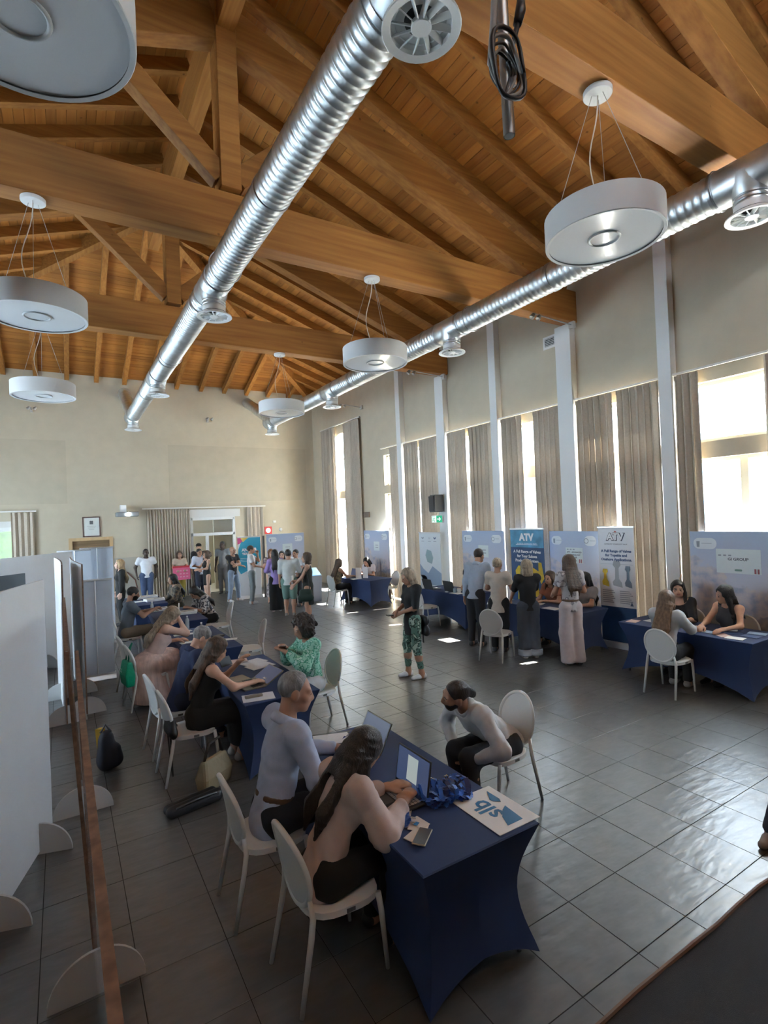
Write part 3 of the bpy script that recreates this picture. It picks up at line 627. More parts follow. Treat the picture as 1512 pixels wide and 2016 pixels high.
def backdrop(loc, rz, wd, label, plate_text=None, ht=2.06, sheet=None):
    o = empty('mountain_backdrop', loc, rz, label, 'backdrop', 'mountain print backdrops')
    MB().box((-wd/2,0,.01),(wd/2,.04,ht)).build('panel', M_mount, o, bevel=.004)
    a = -wd/2+.06; plate(a, a+.34*min(1,wd/1.6), ht-.27, ht-.10, -.002, M_pill, o, 'logo_pill', .08); b_ = wd/2-.06; plate(b_-.36*min(1,wd/1.6), b_, ht-.28, ht-.09, -.002, M_pill, o, 'logo_pill', .09)
    MB().prism([(a+.05,-.005,ht-.24),(a+.09,-.005,ht-.24),(a+.095,-.005,ht-.15),(a+.045,-.005,ht-.15)], (0,-.001,0)).build('crest', M_inkg, o)
    MB().box((a+.12,-.006,ht-.19),(a+.27,-.004,ht-.175)).build('logo_text', mat('ink_pale', (.55,.60,.66), .6), o)
    cxl = b_-.30*min(1,wd/1.6); MB().lathe([(.038,-.001),(.052,-.001),(.052,.001),(.038,.001)], 20, Matrix.Translation((cxl,-.006,ht-.185)) @ Matrix.Rotation(PI/2,4,'X'), cap=False).build('logo_ring', M_inkg, o)
    MB().box((cxl+.075,-.006,ht-.19),(cxl+.2,-.004,ht-.172)).build('logo_text', mat('ink_pale',()), o)
    MB().prism([(wd*.16-.03,-.004,.55),(wd*.16+.03,-.004,.55),(wd*.16+.028,-.004,1.0),(wd*.16+.02,-.004,1.06),(wd*.16,-.004,1.2),(wd*.16-.02,-.004,1.06),(wd*.16-.028,-.004,1.0)], (0,-.001,0)).build('printed_tower', M_tower, o)
    if plate_text:
        z0 = ht-.62; pw = min(.46, wd*.34); pc = .02; sh_ = .30
        if sheet: pc, pw, sh_ = sheet
        pl = plate(pc-pw/2, pc+pw/2, z0, z0+sh_, -.006, mat('sheet_pale', (.70,.78,.80), .5), o, 'name_sheet')
        for k, s in enumerate(plate_text): text(s, .042 if not sheet else .06, (pc, -.0095, z0+.21-.05*k), M_ink, o, bold=.001)
        for k in range(3): MB().box((pc-pw/2+.03+.07*k,-.010,z0+.255),(pc-pw/2+.07+.07*k,-.008,z0+.275)).build('mini_logo', M_inkg, o)
        plate(pc-.05, pc+.05, z0+.035, z0+.065, -.0085, mat('button_green', (.20,.34,.30), .6), o, 'button_mark', .014)
        for k in range(2): MB().box((pc+pw/2-.09+.04*k,-.0095,z0+.01),(pc+pw/2-.065+.04*k,-.008,z0+.08)).build('figure_mark', mat('ink_red', (.35,.12,.14), .6), o)
    for s in (-1, 1): MB().box((s*(wd/2-.12)-.03,-.12,0),(s*(wd/2-.12)+.03,.14,.012)).build('foot', M_alu, o)
    return o
RZ = -PI/2
backdrop((8.46,3.735,0), RZ, 1.66, 'wide mountain backdrop behind the two women at the right edge', ['GI GROUP'], sheet=(-.14,.60,.36))
backdrop((8.43,6.77,0), RZ, 1.16, 'mountain backdrop between the blue and white valve banners', ['ATV - ADVANCED','TECHNOLOGY','VALVE'])
backdrop((8.42,9.36,0), RZ, 1.42, 'mountain backdrop behind the woman with laptops', None)
backdrop((8.30,14.07,0), RZ, 1.48, 'narrow looking mountain backdrop beside the far window', None)
bk = backdrop((6.28,16.5,0), 0, 1.30, 'mountain backdrop in the far corner under the red sign', None)
for o_, t_ in ((bpy.data.objects['mountain_backdrop.002'],0),(bpy.data.objects['mountain_backdrop.003'],1),(bk,2)):
    pl = plate(-.12, .22, 1.44, 1.72, -.006, mat('sheet_pale',()), o_, 'name_sheet')
    for k in range(2): MB().box((-.02,-.010,1.60-.07*k),(.14,-.008,1.62-.07*k)).build('text_line', M_inkg, o_)
def rollup(loc, rz, wd, ht, label, m, name='rollup_banner', grp='roll-up banners'):
    o = empty(name, loc, rz, label, 'banner', grp)
    MB().box((-wd/2,-.006,.09),(wd/2,.0,ht)).build('print', m, o)
    MB().box((-wd/2-.01,-.02,ht-.01),(wd/2+.01,.02,ht+.025)).build('top_rail', M_alu, o, bevel=.006)
    b_ = MB().prism([(-wd/2-.02,-.10,0),(-wd/2-.02,.10,0),(-wd/2-.02,.07,.08),(-wd/2-.02,-.05,.10)], (wd+.04,0,0)).build('base', M_alu, o, bevel=.01)
    MB().tube([(0,.03,.08),(0,.03,ht)], .010, 8).build('support_pole', M_alu, o)
    return o
# blue valve banner
M_navyp = mat('print_navy', (.02,.07,.19), .4, noise=.25, nscale=2.5); M_skyp = mat('print_cyan', (.07,.30,.50), .4, noise=.3, nscale=5); M_yel = mat('print_yellow', (.72,.52,.03), .5, noise=.15, nscale=9); M_whp = mat('print_white', (.80,.83,.87), .45); M_wht = mat('ink_white', (.86,.88,.90), .5)
bb = rollup((8.30,7.84,0), RZ, .92, 2.10, 'blue valve banner with yellow machinery behind the standing women', M_navyp)
plate(-.455,.455,1.72,2.08,-.008,M_skyp,bb,'sky_band')
text('ATV', .20, (0,-.012,1.93), M_wht, bb, bold=.012); plate(-.30,.30,1.775,1.785,-.010,M_wht,bb,'rule'); text('ADVANCED TECHNOLOGY VALVE', .035, (0,-.011,1.80), M_wht, bb)
for k, s in enumerate(('A Full Range of Valves','for Your Subsea','Production System.')): text(s, .084, (0,-.012,1.63-.095*k), M_wht, bb, bold=.0025)
for k, pts in enumerate(([(-.32,1.05),(-.34,1.22),(-.25,1.33),(-.1,1.31),(-.12,1.2),(-.2,1.12),(-.2,1.0)],[(-.1,1.2),(.3,1.15),(.33,1.22),(.1,1.33),(-.08,1.3)],[(.3,1.42),(.38,1.42),(.44,1.1),(.36,.98),(.3,1.12)],[(.1,.72),(.3,.70),(.28,.95),(.12,1.05),(.02,.9)],[(-.3,.6),(-.05,.6),(-.06,.95),(-.26,1.0)])):
    MB().prism([(x_,-.010,z_) for x_, z_ in pts], (0,-.002,0)).build('printed_valve', M_yel, bb)
plate(-.455,.455,.12,.58,-.008,M_skyp,bb,'sea_band')
# white valve banner
wb = rollup((8.36,5.80,0), RZ+math.radians(6), .66, 2.13, 'white valve banner with the large black heading near the right backdrop', M_whp)
MB().box((-.325,-.008,.10),(.325,-.006,.72)).build('navy_foot_print', mat('print_navy',()), wb)
text('ATV', .17, (0,-.012,1.96), M_ink, wb, bold=.014); text('ATV', .165, (-.004,-.015,1.963), M_wht, wb, bold=.006); text('ADVANCED TECHNOLOGY VALVE', .027, (0,-.011,1.835), M_ink, wb)
MB().prism([(-.03,-.011,2.045),(.03,-.011,2.045),(0,-.011,2.075)], (0,-.001,0)).build('logo_tip', mat('ink_red2', (.5,.08,.06), .5), wb)
for k, s in enumerate(('A Full Range of Valves','for Topside and','Onshore Applications.')): text(s, .062, (0,-.012,1.71-.075*k), mat('ink_blue', (.12,.17,.30), .6), wb, bold=.0035)
MB().box((-.30,-.009,1.475),(.30,-.007,1.482)).build('rule', mat('ink_pale',()), wb)
for x_, m_, hgt, wv in ((-.22,M_yel,.34,.05),(.0,mat('print_steel', (.42,.46,.48), .4),.52,.07),(.20,mat('print_steelblue', (.20,.27,.36), .4),.42,.05)):
    zt = 1.10
    MB().prism([(x_-wv,-.010,zt-.0),(x_+wv*1.4,-.010,zt-.03),(x_+wv*1.2,-.010,zt+.06),(x_+wv*.5,-.010,zt+.12),(x_+wv*.5,-.010,zt+hgt*.6),(x_+wv,-.010,zt+hgt*.7),(x_+wv*.8,-.010,zt+hgt*.85),(x_-wv*.7,-.010,zt+hgt*.85),(x_-wv,-.010,zt+hgt*.7),(x_-wv*.4,-.010,zt+hgt*.6),(x_-wv*.5,-.010,zt+.12),(x_-wv*1.2,-.010,zt+.06)], (0,-.002,0)).build('printed_valve', m_, wb)
for c0 in (-.28, .04):
    for k in range(7): MB().box((c0,-.010,1.0-.035*k),(c0+.18+.05*((k*7+int(c0*10))%3)/2,-.008,1.012-.035*k)).build('text_line', M_inkg, wb)
MB().prism([(.22,-.010,.76),(.28,-.010,.76),(.25,-.010,.83)], (0,-.002,0)).build('maker_mark', mat('ink_blue',()), wb)
# white mountain roll-up by the fourth pillar
rm = rollup((8.35,11.33,0), RZ, .94, 2.00, 'pale roll-up banner with blue mountain shapes below the loudspeaker', mat('print_pale', (.68,.74,.78), .5))
for k, x_ in enumerate((-.30,-.0,.24)):
    MB().prism([(x_-.05,-.009,1.86),(x_,-.009,1.83),(x_+.05,-.009,1.86),(x_+.05,-.009,1.90),(x_,-.009,1.87),(x_-.05,-.009,1.90)], (0,-.002,0)).build('logo_mark', (M_inkg,mat('ink_pale',()),mat('ink_blue',()))[k], rm); MB().box((x_-.06,-.009,1.77),(x_+.06,-.007,1.785)).build('logo_text', M_inkg, rm)
for pts, c_ in (([(-.47,.85),(-.47,1.16),(-.30,1.02),(-.10,.92),(.1,1.12),(.47,.95),(.47,.62),(-.2,.62)],(.30,.40,.55)),([(-.47,.3),(-.47,.85),(-.25,.86),(.0,.62),(.05,.3)],(.62,.70,.78)),([(.1,.3),(.22,.58),(.42,.34),(.44,.3)],(.58,.68,.78)),([(-.2,1.40),(-.12,1.56),(.06,1.52),(.14,1.34),(.08,1.18),(-.12,1.22)],(.30,.42,.45))):
    MB().prism([(x_,-.008,z_) for x_, z_ in pts], (0,-.002,0)).build('printed_shape', mat('print_%d%d' % (int(c_[0]*100), int(c_[2]*100)), c_, .5), rm)
# turquoise ANTEPR... banner by the entrance
ab = rollup((5.20,17.0,0), 0, .74, 2.00, 'turquoise roll-up banner with white lettering by the entrance', M_whp)
MB().prism([(-.38,-.008,.95),(-.30,-.008,.80),(.1,-.008,.98),(.38,-.008,1.2),(.38,-.008,1.98),(.0,-.008,1.98),(-.26,-.008,1.84),(-.36,-.008,1.6)], (0,-.002,0)).build('blue_field', mat('print_turq', (.03,.36,.55), .45), ab)
MB().prism([(-.38,-.008,1.98),(-.38,-.008,1.76),(-.22,-.008,1.84),(-.15,-.008,1.98)], (0,-.002,0)).build('pink_corner', mat('print_pink', (.62,.10,.28), .45), ab)
MB().prism([(-.28,-.0095,1.98),(-.20,-.0095,1.84),(-.02,-.0095,1.98)], (0,-.002,0)).build('yellow_corner', mat('print_yel2', (.75,.58,.15), .45), ab)
text('ANTEPR', .135, (-.0,-.012,1.58), M_wht, ab, bold=.006); text('TERRIT', .10, (-.08,-.012,1.45), M_wht, ab, bold=.004)
for k in range(3): MB().box((-.30,-.012,1.30-.05*k),(.05,-.010,1.31-.05*k)).build('text_line', M_wht, ab)
tag(MB().box((5.585,16.72,0),(5.635,16.80,2.02)).build('dark_post', mat('post_dark', (.12,.11,.10), .6)), 'dark upright post between the turquoise banner and the mountain backdrop', 'post')
# backs of roll-ups standing on the left
M_rback = mat('banner_back_grey', (.50,.55,.62), .5, noise=.05, nscale=3)
for loc, wd, ht, l in (((.43,9.9,0),.50,1.63,'grey back of the front roll-up banner with a central pole, left of the tables'),((.20,12.6,0),.60,2.04,'back of a tall roll-up banner at the left, second behind'),((.62,12.9,0),.62,2.06,'back of the tallest roll-up banner in front of the oak door')):
    r_ = rollup(loc, PI, wd, ht, l, M_rback)

# ------------------------------------------------------------------ white display boards with half-round feet
M_acry = mat('acrylic_sheet', (.70,.76,.82), .12, alpha=.22)
M_board = mat('board_white', (.76,.78,.80), .55, noise=.02, nscale=3); M_bedge = mat('board_edge_brown', (.20,.115,.07), .8, noise=.3, nscale=30); M_foot = mat('foot_grey', (.52,.52,.51), .6)
def board(p, q, ht, label, feet, bow=0.0, lean=0.0, edge=M_bedge, m=M_board, z0=.02):
    """board standing between floor points p and q"""
    p, q = Vector((*p,0)), Vector((*q,0)); L = (q-p).length; rz = math.atan2(q.y-p.y, q.x-p.x)
    o = empty('display_board', p, rz, label, 'display board', 'white display boards'); th = .018; N = 14
    f = lambda s, x, z: (x, s*th/2+bow*math.sin(PI*x/L)*(z/ht)+lean*z/ht, z)
    mb = MB()
    for s in (-1, 1): mb.grid(lambda u, v: f(s, u*L, z0+v*(ht-z0)), N, 6)
    mb.build('panel', m, o, smooth=True)
    eb = MB(); eb.grid(lambda u, v: f((v*2-1)*1.05, u*L, ht+.001), N, 1); eb.grid(lambda u, v: f((v*2-1)*1.05, -.001, z0+u*(ht-z0)), 6, 1); eb.grid(lambda u, v: f((v*2-1)*1.05, L+.001, z0+u*(ht-z0)), 6, 1)
    eb.build('edge', edge, o)
    for x_ in feet:
        MB().prism([(x_-.009,.235*math.cos(PI*k/20),.235*math.sin(PI*k/20)) for k in range(21)], (.018,0,0)).build('foot', M_foot, o)
    return o
board((.085,.50),(.09,3.36),1.83,'clear bowed panel with a brown top edge, running away along the left',[.6,2.78],bow=.004,lean=.043,m=M_acry)
board((.09,3.38),(.085,6.05),1.83,'clear panel with a brown top edge, second in the line along the left',[2.0],bow=.0,lean=.09,m=M_acry)
board((-.62,3.62),(-.15,5.19),2.09,'large plain white board filling the left edge',[.55,1.36],edge=M_board)
board((.21,8.12),(.10,10.4),2.02,'white board behind the long board, with two low feet',[.05,1.1],bow=.03)
board((-.02,7.85),(-.12,10.0),2.05,'white board seen edge-on, left of the roll-up banner',[.1,1.3],bow=-.03)
board((-1.60,9.6),(.15,12.0),2.06,'white board standing across at the back left',[.3,2.2],edge=M_board)
board((-2.2,6.9),(-.45,8.6),1.93,'dark grey display board behind the large white board',[.4,1.8],m=mat('board_grey', (.16,.18,.19), .7),edge=mat('board_rim', (.75,.77,.78), .5))
ps = empty('pink_stand', (-.92,6.0,0), math.radians(50), 'small pink panel peeking at the left edge', 'panel'); MB().box((-.3,-.01,.02),(.3,.01,1.80)).build('sheet', mat('panel_pink', (.60,.50,.54), .6), ps); MB().box((-.3,-.15,0),(.3,.15,.02)).build('foot', M_foot, ps)
ts = empty('tilted_sign', (-.60,6.35,0), math.radians(20), 'small blue-white sign with a rounded top before the grey board', 'sign'); MB().prism([(-.07,0,1.3),(.09,0,1.3),(.05,0,1.78),(-.02,0,1.93),(-.07,0,1.95)], (0,.02,0)).build('sheet', mat('sheet_bluewhite', (.62,.68,.80), .5), ts); MB().tube([(0,.01,0),(0,.01,1.35)], .012, 8).build('stem', M_alu, ts); MB().lathe([(0,0),(.12,0),(.11,.015),(0,.02)], 20).build('base', M_dark, ts)

# ------------------------------------------------------------------ tables in stretch covers
M_cloth = mat('spandex_navy', (.018,.038,.115), .75, bump=.08, bscale=900, noise=.08, nscale=3); M_leg = mat('leg_grey', (.42,.43,.42), .35, metal=.6)
def make_table(loc, rz, L, W, label, H=.74):
    """long side along local y"""
    o = empty('covered_table', loc, rz, label, 'table', 'tables in navy stretch covers'); hx, hy = W/2, L/2
    mb = MB(); per = []; ns = 10
    for (ax, ay), (bx_, by), lng in (((-hx,-hy),(hx,-hy),0),((hx,-hy),(hx,hy),1),((hx,hy),(-hx,hy),0),((-hx,hy),(-hx,-hy),1)):
        for k in range(ns): t = k/ns; per.append((ax+(bx_-ax)*t, ay+(by-ay)*t, t, lng))
    rings = []
    nv = 12
    def ring(v):
        out = []
        for x_, y_, t, lng in per:
            arch = (.20 if lng else .12)*math.sin(PI*t)**.8
            zb = .012+arch; z_ = H-.03-(H-.03-zb)*v
            inn = .088*math.sin(PI*min(1, (H-z_)/H*1.02))**1.1+.02*v
            s = math.sin(PI*t)
            ix = inn*(1-.25*s); out.append((x_-math.copysign(min(ix, abs(x_)), x_) if abs(x_) > 1e-6 else x_, y_-math.copysign(min(ix, abs(y_)), y_), z_))
        return out
    top1 = [(x_*.985, y_*.992, H) for x_, y_, t, l in per]; edge = [(x_, y_, H-.006) for x_, y_, t, l in per]
    rings = [top1, edge]+[ring(v/nv) for v in range(nv+1)]
    k = len(per); mb.rings(rings, True, False); mb.add(top1, [tuple(range(k))])
    mb.build('stretch_cover', M_cloth, o, smooth=True, auto=50)
    for sx in (-1, 1):
        for sy in (-1, 1): MB().tube([(sx*(hx-.15),sy*(hy-.15),H-.03),(sx*(hx-.10),sy*(hy-.10),0)], .014, 10).build('leg', M_leg, o, smooth=True)
    return o
make_table((1.85,3.03,0), math.radians(-.6), 1.83, .80, 'navy covered table in the foreground with the laptop and logo sheet')
make_table((1.83,5.92,0), 0, 1.80, .78, 'navy covered table with papers beside the woman in black')
make_table((1.76,8.40,0), 0, 1.83, .78, 'navy covered table with bottles beside the woman in the pink dress')
make_table((1.84,10.95,0), 0, 1.80, .84, 'navy covered table with trays beside the man in the grey t-shirt')
make_table((1.62,13.55,0), 0, 1.60, .76, 'farthest navy covered table on the left, with leaflets')
make_table((7.44,13.35,0), math.radians(8), 1.55, .80, 'small looking navy table by the far window with brochures')
make_table((7.62,9.50,0), 0, 1.70, .80, 'navy table with two laptops and mugs by the windows')
make_table((7.66,6.68,0), 0, 1.75, .84, 'navy table behind the group of standing women')
make_table((7.62,4.10,0), 0, 1.84, .84, 'navy table strewn with leaflets at the right edge')

# ------------------------------------------------------------------ white chairs with an oval back
M_chair = mat('chair_white', (.70,.72,.71), .38)
def chair_proto():
    """faces local +y; rear legs at y=-.2"""
    o = empty('white_chair', (0,0,0)); SH = .45
    # seat
    n = 28; pts = []
    for k in range(n):
        t = 2*PI*k/n; c_, s_ = math.cos(t), math.sin(t); q = (abs(c_)**3.2+abs(s_)**3.2)**(-1/3.2)
        y_ = .215*q*s_; x_ = .222*q*c_*(1+.10*(y_/.215))
        pts.append((x_, y_))
    mb = MB(); mb.rings([[(x_*.97,y_*.97,SH-.045) for x_, y_ in pts],[(x_,y_,SH-.04) for x_, y_ in pts],[(x_,y_,SH-.006) for x_, y_ in pts],[(x_*.96,y_*.96,SH) for x_, y_ in pts],[(x_*.7,y_*.7,SH-.010) for x_, y_ in pts],[(x_*.2,y_*.2,SH-.014) for x_, y_ in pts]])
    mb.build('seat', M_chair, o, smooth=True, auto=45)
    # oval back, tilted
    def bp(a, b, off=0.0):   # a: across, b: up along back; returns 3-D
        z = SH+.205+b; y = -.225-.20*(b+.16)-.18*(a*a)*0+.035*(1-(a/.21)**2)*-1+.03+off
        return (a, y, z)
    fr = MB(); fr.tube([bp(.195*math.cos(2*PI*k/36), .215*math.sin(2*PI*k/36)) for k in range(36)], .0155, 10, closed=True)
    fr.build('back_frame', M_chair, o, smooth=True)
    def pan(u, v, off):
        r = u; t = 2*PI*v; return bp(.190*r*math.cos(t), .210*r*math.sin(t), off)
    bk_ = MB(); bk_.grid(lambda u, v: pan(u, v, .004), 5, 36); bk_.grid(lambda u, v: pan(u, v, -.006), 5, 36); bk_.build('backrest', M_chair, o, smooth=True)
    for s in (-1, 1):
        MB().tube([bp(s*.165,-.115),(s*.185,-.21,SH-.01),(s*.19,-.225,SH-.10),(s*.205,-.30,0)], [.013,.0165,.0165,.0125], 10).build('leg', M_chair, o, smooth=True)
        MB().tube([(s*.205,.175,SH-.02),(s*.208,.19,SH-.12),(s*.212,.215,0)], [.017,.0165,.0115], 10).build('leg', M_chair, o, smooth=True)
        MB().box((s*.222-.003,-.03,SH-.034),(s*.222+.003,.02,SH-.014)).build('maker_plate', mat('plate_dark', (.12,.12,.12), .5), o)
    return o
proto = chair_proto(); first_chair = True
def chair(x, y, deg, label):
    """deg: heading of the sitter (0 = +x, 90 = +y)"""
    global first_chair
    o = proto if first_chair else copy_tree(proto); first_chair = False
    o.location = (x,y,0); o.rotation_euler = (0,0,math.radians(deg-90)); tag(o, label, 'chair', 'white oval-backed chairs'); return o
chair(1.24,2.74,2,'white oval-backed chair under the long-haired woman in the foreground')
chair(1.12,3.46,0,'white chair under the grey-haired man in the blue shirt')
chair(3.16,3.42,180,'white chair under the man with the ponytail')
chair(1.05,5.62,4,'white chair with the black handbag, under the woman in black')
chair(1.02,6.32,6,'white chair under the grey-haired man in navy')
chair(2.56,5.90,182,'white chair under the woman in the green blouse')
chair(.98,8.08,8,'white chair with the green bag, under the woman in the pink dress')
chair(.95,8.80,6,'white chair behind the woman in the pink dress, partly hidden')
chair(2.52,8.52,172,'empty white chair at the table with bottles')
chair(1.00,10.95,4,'white chair under the man in the grey t-shirt')
chair(2.62,10.85,176,'empty white chair at the table with trays')
chair(6.72,13.62,5,'white chair under the woman at the far table by the arched window')
chair(8.02,12.95,185,'white chair right of the far table, beside the mountain backdrop')
chair(6.92,9.62,0,'white chair half hidden behind the woman with camouflage trousers')
chair(8.02,9.15,182,'white chair behind the laptops')
chair(6.28,6.70,24,'empty white chair between the standing women')
chair(8.0,6.60,180,'white chair behind the table of the standing group')
chair(6.88,4.05,4,'white chair seen from behind under the woman at the right table')
chair(8.0,4.45,182,'white chair under the woman with glasses'); chair(7.98,3.72,182,'white chair under the sleeveless woman at the right edge')
# ------------------------------------------------------------------ people: smooth blended bodies
class Field:
    """union of tapered limbs blended smoothly, meshed on a grid (surface nets)"""
    def __init__(s, k=55.0): s.p = []; s.k = k; s.cuts = []; s.noise = None
    def cap(s, a, b, ra, rb=None, sq=None, ax=None):
        """limb from a to b; sq > 1 flattens it along unit vector ax"""
        s.p.append((np.array(a, np.float32), np.array(b, np.float32), ra, ra if rb is None else rb, sq, None if ax is None else np.array(ax, np.float32))); return s
    def ell(s, c, r, R=None):
        s.p.append((np.array(c, np.float32), np.array(r, np.float32), 'e', None if R is None else np.array(R, np.float32), None, None)); return s
    def mesh(s, h):
        lo = np.full(3, 1e9); hi = -lo
        for q in s.p:
            if q[2] == 'e': m = float(max(q[1])); lo = np.minimum(lo, q[0]-m); hi = np.maximum(hi, q[0]+m)
            else: m = max(q[2], q[3]); lo = np.minimum(lo, np.minimum(q[0], q[1])-m); hi = np.maximum(hi, np.maximum(q[0], q[1])+m)
        lo = lo-3*h; n = np.ceil((hi+3*h-lo)/h).astype(int)+1
        ax = [lo[i]+h*np.arange(n[i]) for i in range(3)]; acc = np.zeros(n, np.float32); mar = 4.5/s.k+h*2
        for q in s.p:
            if q[2] == 'e': m = float(max(q[1]))+mar; a, b = q[0]-m, q[0]+m
            else: m = max(q[2], q[3])+mar; a, b = np.minimum(q[0], q[1])-m, np.maximum(q[0], q[1])+m
            i0 = np.clip(((a-lo)/h).astype(int), 0, n); i1 = np.clip(((b-lo)/h).astype(int)+2, 0, n); sl = tuple(slice(i0[i], i1[i]) for i in range(3))
            X, Y, Z = np.meshgrid(ax[0][sl[0]], ax[1][sl[1]], ax[2][sl[2]], indexing='ij', copy=False)
            P = np.stack([X, Y, Z], -1).astype(np.float32)
            if q[2] == 'e':
                v = P-q[0]
                if q[3] is not None: v = v @ q[3]
                kk = np.linalg.norm(v/q[1], axis=-1); k2 = np.linalg.norm(v/(q[1]**2), axis=-1)+1e-9; d = kk*(kk-1)/k2
            else:
                ab = q[1]-q[0]; L2 = float(ab @ ab)+1e-12; t = np.clip(((P-q[0]) @ ab)/L2, 0, 1); v = P-q[0]-t[..., None]*ab
                if q[4]: v = v+(v @ q[5])[..., None]*q[5]*(q[4]-1)
                d = np.linalg.norm(v, axis=-1)-(q[2]+(q[3]-q[2])*t)
            acc[sl] += np.exp(np.clip(-s.k*d, -60, 40))
        D = np.where(acc > 1e-20, -np.log(np.maximum(acc, 1e-20))/s.k, .3).astype(np.float32)
        if s.cuts or s.noise:
            X, Y, Z = np.meshgrid(*ax, indexing='ij'); P = np.stack([X, Y, Z], -1)
            if s.noise:
                amp, fr, seed = s.noise; r = np.random.RandomState(seed); N = 0
                for k in range(5):
                    w_ = r.randn(3)*fr*(1+.4*k); N = N+np.sin(P @ w_+r.rand()*6.3+1.2*np.sin(P @ (r.randn(3)*fr*.6)))/(1+.5*k)
                D = D+amp*N.astype(np.float32)*.5
            for c in s.cuts: D = np.maximum(D, c(P).astype(np.float32))
        return nets(D, lo, h)
def nets(D, lo, h):
    S = D < 0; n = np.array(D.shape); cs = n-1
    cnt = np.zeros(cs, np.int32); pos = np.zeros((*cs, 3), np.float32)
    corners = [(i, j, k) for i in (0, 1) for j in (0, 1) for k in (0, 1)]
    mixed = np.zeros(cs, bool); s0 = S[:-1, :-1, :-1]
    for c in corners[1:]: mixed |= S[c[0]:c[0]+cs[0], c[1]:c[1]+cs[1], c[2]:c[2]+cs[2]] != s0
    idx = np.argwhere(mixed)
    if len(idx) == 0: return np.zeros((0, 3)), []
    vals = {c: D[idx[:, 0]+c[0], idx[:, 1]+c[1], idx[:, 2]+c[2]] for c in corners}
    acc = np.zeros((len(idx), 3)); num = np.zeros(len(idx))
    for a in corners:
        for x in range(3):
            if a[x]: continue
            b = list(a); b[x] = 1; b = tuple(b); va, vb = vals[a], vals[b]; cr = (va < 0) != (vb < 0)
            t = np.where(cr, va/np.where(cr, va-vb, 1), 0); p = np.tile(np.array(a, float), (len(idx), 1)); p[:, x] += t
            acc[cr] += p[cr]; num[cr] += 1
    V = lo+(idx+acc/num[:, None])*h
    vid = np.full(cs, -1, np.int64); vid[tuple(idx.T)] = np.arange(len(idx)); F = []
    for x in range(3):
        y, z = (x+1) % 3, (x+2) % 3
        sl0 = [slice(None)]*3; sl1 = [slice(None)]*3; sl0[x] = slice(0, -1); sl1[x] = slice(1, None)
        A, B = S[tuple(sl0)], S[tuple(sl1)]; e = np.argwhere(A != B)
        e = e[(e[:, y] > 0) & (e[:, z] > 0) & (e[:, y] < cs[y]) & (e[:, z] < cs[z])]
        if len(e) == 0: continue
        q = []
        for dy, dz in ((0, 0), (-1, 0), (-1, -1), (0, -1)):
            g = e.copy(); g[:, y] += dy; g[:, z] += dz; q.append(vid[tuple(g.T)])
        q = np.stack(q, 1); fl = ~A[tuple(e.T)]; q[fl] = q[fl][:, ::-1]; F.append(q)
    F = np.concatenate(F); return V, F[:, ::-1]
def vf_obj(name, parts, mats, parent, midx=None):
    V = []; F = []; off = 0
    for v, f in parts:
        if len(v) == 0: continue
        V.append(v); F.append(np.asarray(f)+off); off += len(v)
    V = np.concatenate(V); F = np.concatenate(F)
    me = bpy.data.meshes.new(name); me.vertices.add(len(V)); me.vertices.foreach_set('co', V.astype(np.float32).ravel())
    me.loops.add(len(F)*4); me.loops.foreach_set('vertex_index', F.astype(np.int32).ravel()); me.polygons.add(len(F)); me.polygons.foreach_set('loop_start', np.arange(0, len(F)*4, 4, dtype=np.int32))
    me.update(calc_edges=True)
    for m in mats: me.materials.append(m)
    me.polygons.foreach_set('use_smooth', np.ones(len(F), bool))
    if midx is not None:
        cen = V[F].mean(1); me.polygons.foreach_set('material_index', midx(cen).astype(np.int32))
    me.update(); o = bpy.data.objects.new(name, me); C.objects.link(o); o.parent = parent; return o

def rot(ax, deg):
    return np.array(Matrix.Rotation(math.radians(deg), 3, ax))
def unit_(v): v = np.asarray(v, float); return v/(np.linalg.norm(v)+1e-9)
def ik(s, w, l1, l2, hint):
    s, w = np.asarray(s, float), np.asarray(w, float); d = w-s; L = np.linalg.norm(d); L_ = min(L, (l1+l2)*.999); d = d/(L+1e-9)
    a = (l1*l1-l2*l2+L_*L_)/(2*L_); hgt = math.sqrt(max(l1*l1-a*a, 0)); hv = np.asarray(hint, float); hv = hv-d*(hv @ d); hv = unit_(hv)
    return s+d*a+hv*hgt, s+d*L_
def hand(f, w, dr, nrm, side, curl=.5, s=1.0):
    """palm and five fingers; dr along the hand, nrm out of the palm, side +1/-1 where the thumb goes"""
    dr = unit_(dr); nrm = unit_(np.asarray(nrm, float)-dr*(np.asarray(nrm, float) @ dr)); lat = np.cross(nrm, dr)*side
    L = (.074, .082, .078, .062)
    for k in range(4):
        off = (.030-.020*k)*s; kn = w+dr*(.088-.006*abs(k-1.2))*s+lat*off
        f.cap(w+dr*.012*s+lat*off*.6, kn, .0125*s, .0105*s)
        a = curl*.9; p = kn; d = dr
        for seg, (fr, r0, r1) in enumerate(((.45,.0095,.0088),(.32,.0088,.008),(.23,.008,.0068))):
            an = a*(seg+1)*.62; d = dr*math.cos(an)+nrm*math.sin(an); q = p+d*L[k]*fr*s; f.cap(p, q, r0*s, r1*s); p = q
    t0 = w+dr*.022*s+lat*.026*s; t1 = w+dr*.060*s+lat*.052*s+nrm*.012*s; t2 = t1+(dr*.8+lat*.25+nrm*(.25+.4*curl))*.032*s; t3 = t2+(dr*.9-lat*.1+nrm*(.2+.5*curl))*.026*s
    f.cap(t0, t1, .014*s, .0115*s); f.cap(t1, t2, .0105*s, .0095*s); f.cap(t2, t3, .0095*s, .0075*s)

